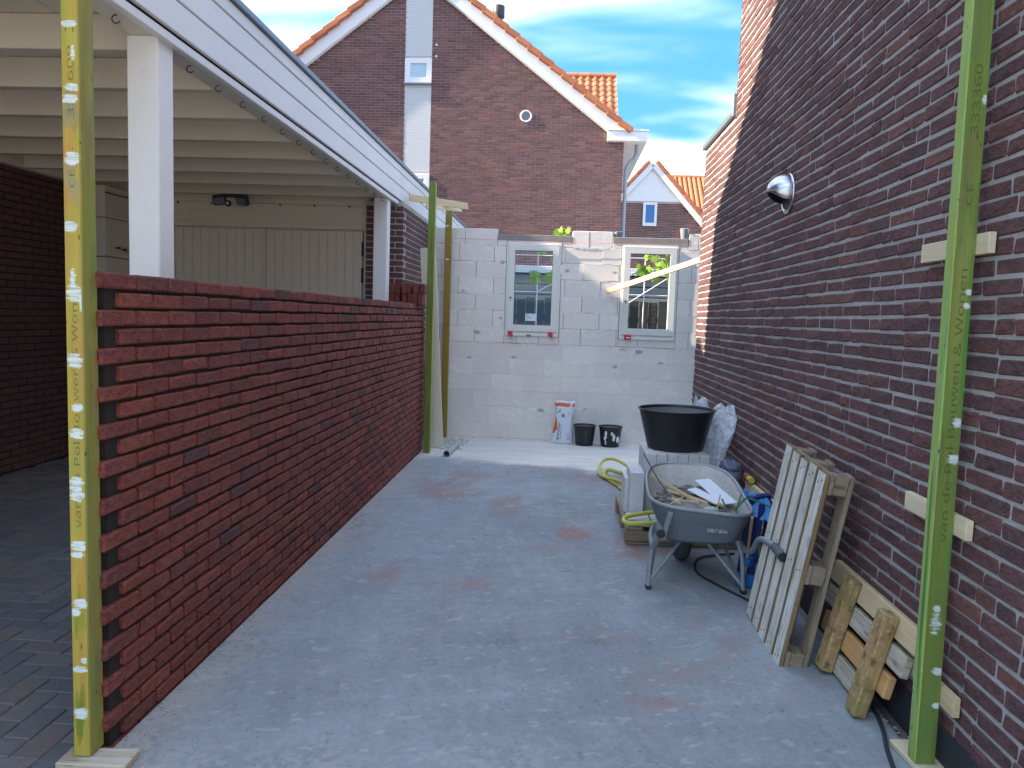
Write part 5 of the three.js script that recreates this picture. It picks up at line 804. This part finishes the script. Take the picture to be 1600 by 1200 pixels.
// ───────────────────────── leaning pallets ─────────────────────────
{ // whole pallet, deck boards upright
  const p = thing('leaning_pallet', 'weathered grey pallet leaning upright against the brick wall', 'pallet', [1.05, 0, 3.66]);
  const up = new THREE.Vector3(0.148, 0.985, 0.055).normalize(), al = new THREE.Vector3(0, 0, 1).addScaledVector(up, -0.055).normalize(), out = new THREE.Vector3().crossVectors(up, al).normalize(); // al: towards the viewer
  if (out.x > 0) out.multiplyScalar(-1); const base = P(1.046, 0.012, 3.96); const at = (a, u, t) => base.clone().addScaledVector(al, a).addScaledVector(up, u).addScaledVector(out, -t);
  const bw = 0.1, gp = 0.026; for (let k = 0; k < 5; k++) {
    const a = bw / 2 + k * (bw + gp), m = barPart('deck_board', at(a, 0, 0.011), at(a, 0.93 - (k % 3) * 0.006, 0.011), bw, 0.022, M.bleached, p, al, 0.003, k * 0.37);
    m.geometry = m.geometry.clone(); const n = m.geometry.attributes.normal, col = []; for (let q = 0; q < n.count; q++) Math.abs(n.getZ(q)) > 0.9 ? col.push(1, 1, 1) : col.push(0.42, 0.30, 0.18); m.geometry.setAttribute('color', new THREE.Float32BufferAttribute(col, 3)); // sawn edges kept their brown, faces bleached
  }
  const Wd = 5 * bw + 4 * gp;
  for (const u of [0.05, 0.465, 0.88]) { barPart('stringer', at(0.0, u, 0.033), at(Wd, u, 0.033), 0.09, 0.02, M.oldWoodDark, p, up, 0.003, u); for (const a of [0.05, Wd / 2, Wd - 0.05]) barPart('block', at(a - 0.045, u, 0.075), at(a + 0.045, u, 0.075), 0.085, 0.062, M.oldWoodDark, p, up, 0.004, u + a); }
  for (const a of [0.05, Wd / 2, Wd - 0.05]) barPart('bottom_board', at(a, 0, 0.118), at(a, 0.93, 0.118), 0.09, 0.02, M.oldWoodDark, p, al, 0.003, a);
  for (let k = 0; k < 5; k++) for (const u of [0.05, 0.465, 0.88]) for (const s of [-0.02, 0.02]) { const n = part('nail', new THREE.SphereGeometry(0.0035, 6, 4), M.darkMetal, p); n.position.copy(at(bw / 2 + k * (bw + gp) + s, u + s * 0.4, -0.0005)).sub(P(1.05, 0, 3.66)); }
}
{ // broken pallet piece: two mossy bearers across four boards
  const p = thing('broken_pallet', 'broken pallet piece with two mossy bearers leaning by the green post', 'pallet', [1.25, 0, 3.1]);
  const up = new THREE.Vector3(0.24, 0.97, 0.0).normalize(), along = new THREE.Vector3(0, 0, 1); const base = P(1.205, 0.0, 3.0), out = new THREE.Vector3().crossVectors(up, along).normalize(); if (out.x > 0) out.multiplyScalar(-1);
  const at = (a, u, t) => base.clone().addScaledVector(along, a).addScaledVector(up, u).addScaledVector(out, -t);
  barPart('bearer', at(0.04, 0.012, 0.02), at(0.04, 0.44, 0.02), 0.085, 0.055, M.mossWood, p, along, 0.006, 0.2); barPart('bearer', at(-0.33, 0.022, 0.02), at(-0.33, 0.45, 0.02), 0.085, 0.055, M.mossWood, p, along, 0.006, 0.9);
  const bs = [[0.405, -0.62, 0.235, M.newWood, 0.095], [0.295, -0.60, 0.20, M.oldWood, 0.085], [0.18, -0.55, 0.135, M.orangeWood, 0.09], [0.07, -0.45, 0.02, M.oldWood, 0.085]]; bs.forEach(([u, a0, a1, m, w], i) => barPart('board', at(a0, u, 0.066), at(a1, u, 0.066), w, 0.034, m, p, up, 0.005, i * 0.3));
}
{ // grit and crumbs on the slab: along the brick wall, at the far end and by the posts
  const r = mulberry(321), gs = []; const drop = (x, D, s, y = 0) => { const g = new THREE.IcosahedronGeometry(s, 0); g.scale(1 + r() * 0.8, 0.7, 1 + r() * 0.8); g.rotateY(r() * 6); g.translate(x, y + s * 0.4, -D); gs.push(g); };
  for (let k = 0; k < 900; k++) { const D = 2.35 + r() * 5.9, q = r() * r() * r(); drop(-1.465 + q * 0.16, D, 0.0015 + r() * r() * 0.005); }
  for (let k = 0; k < 160; k++) drop(-1.42 + r() * r() * 0.3, 2.25 + r() * 0.3, 0.001 + r() * 0.0028); for (let k = 0; k < 120; k++) drop(-1.35 + r() * 0.3, 8.5 + r() * 0.8, 0.004 + r() * 0.016); for (let k = 0; k < 60; k++) drop(-1.3 + r() * 2.5, 2.3 + r() * 5.5, 0.001 + r() * 0.0025); for (let k = 0; k < 120; k++) drop(1.28 + r() * 0.1, 2.3 + r() * 1.4, 0.002 + r() * 0.006, -0.005); for (let k = 0; k < 90; k++) drop(-1.2 + r() * 2.4, 9.3 + r() * 0.14, 0.002 + r() * 0.007);
  single('mortar_crumbs', merge(gs), M.sand.clone(), 'loose mortar crumbs and grit scattered over the concrete floor', 'grit', null, 'stuff').material.color = lin(0.85, 0.8, 0.72);
}

renderer.render(scene, camera);
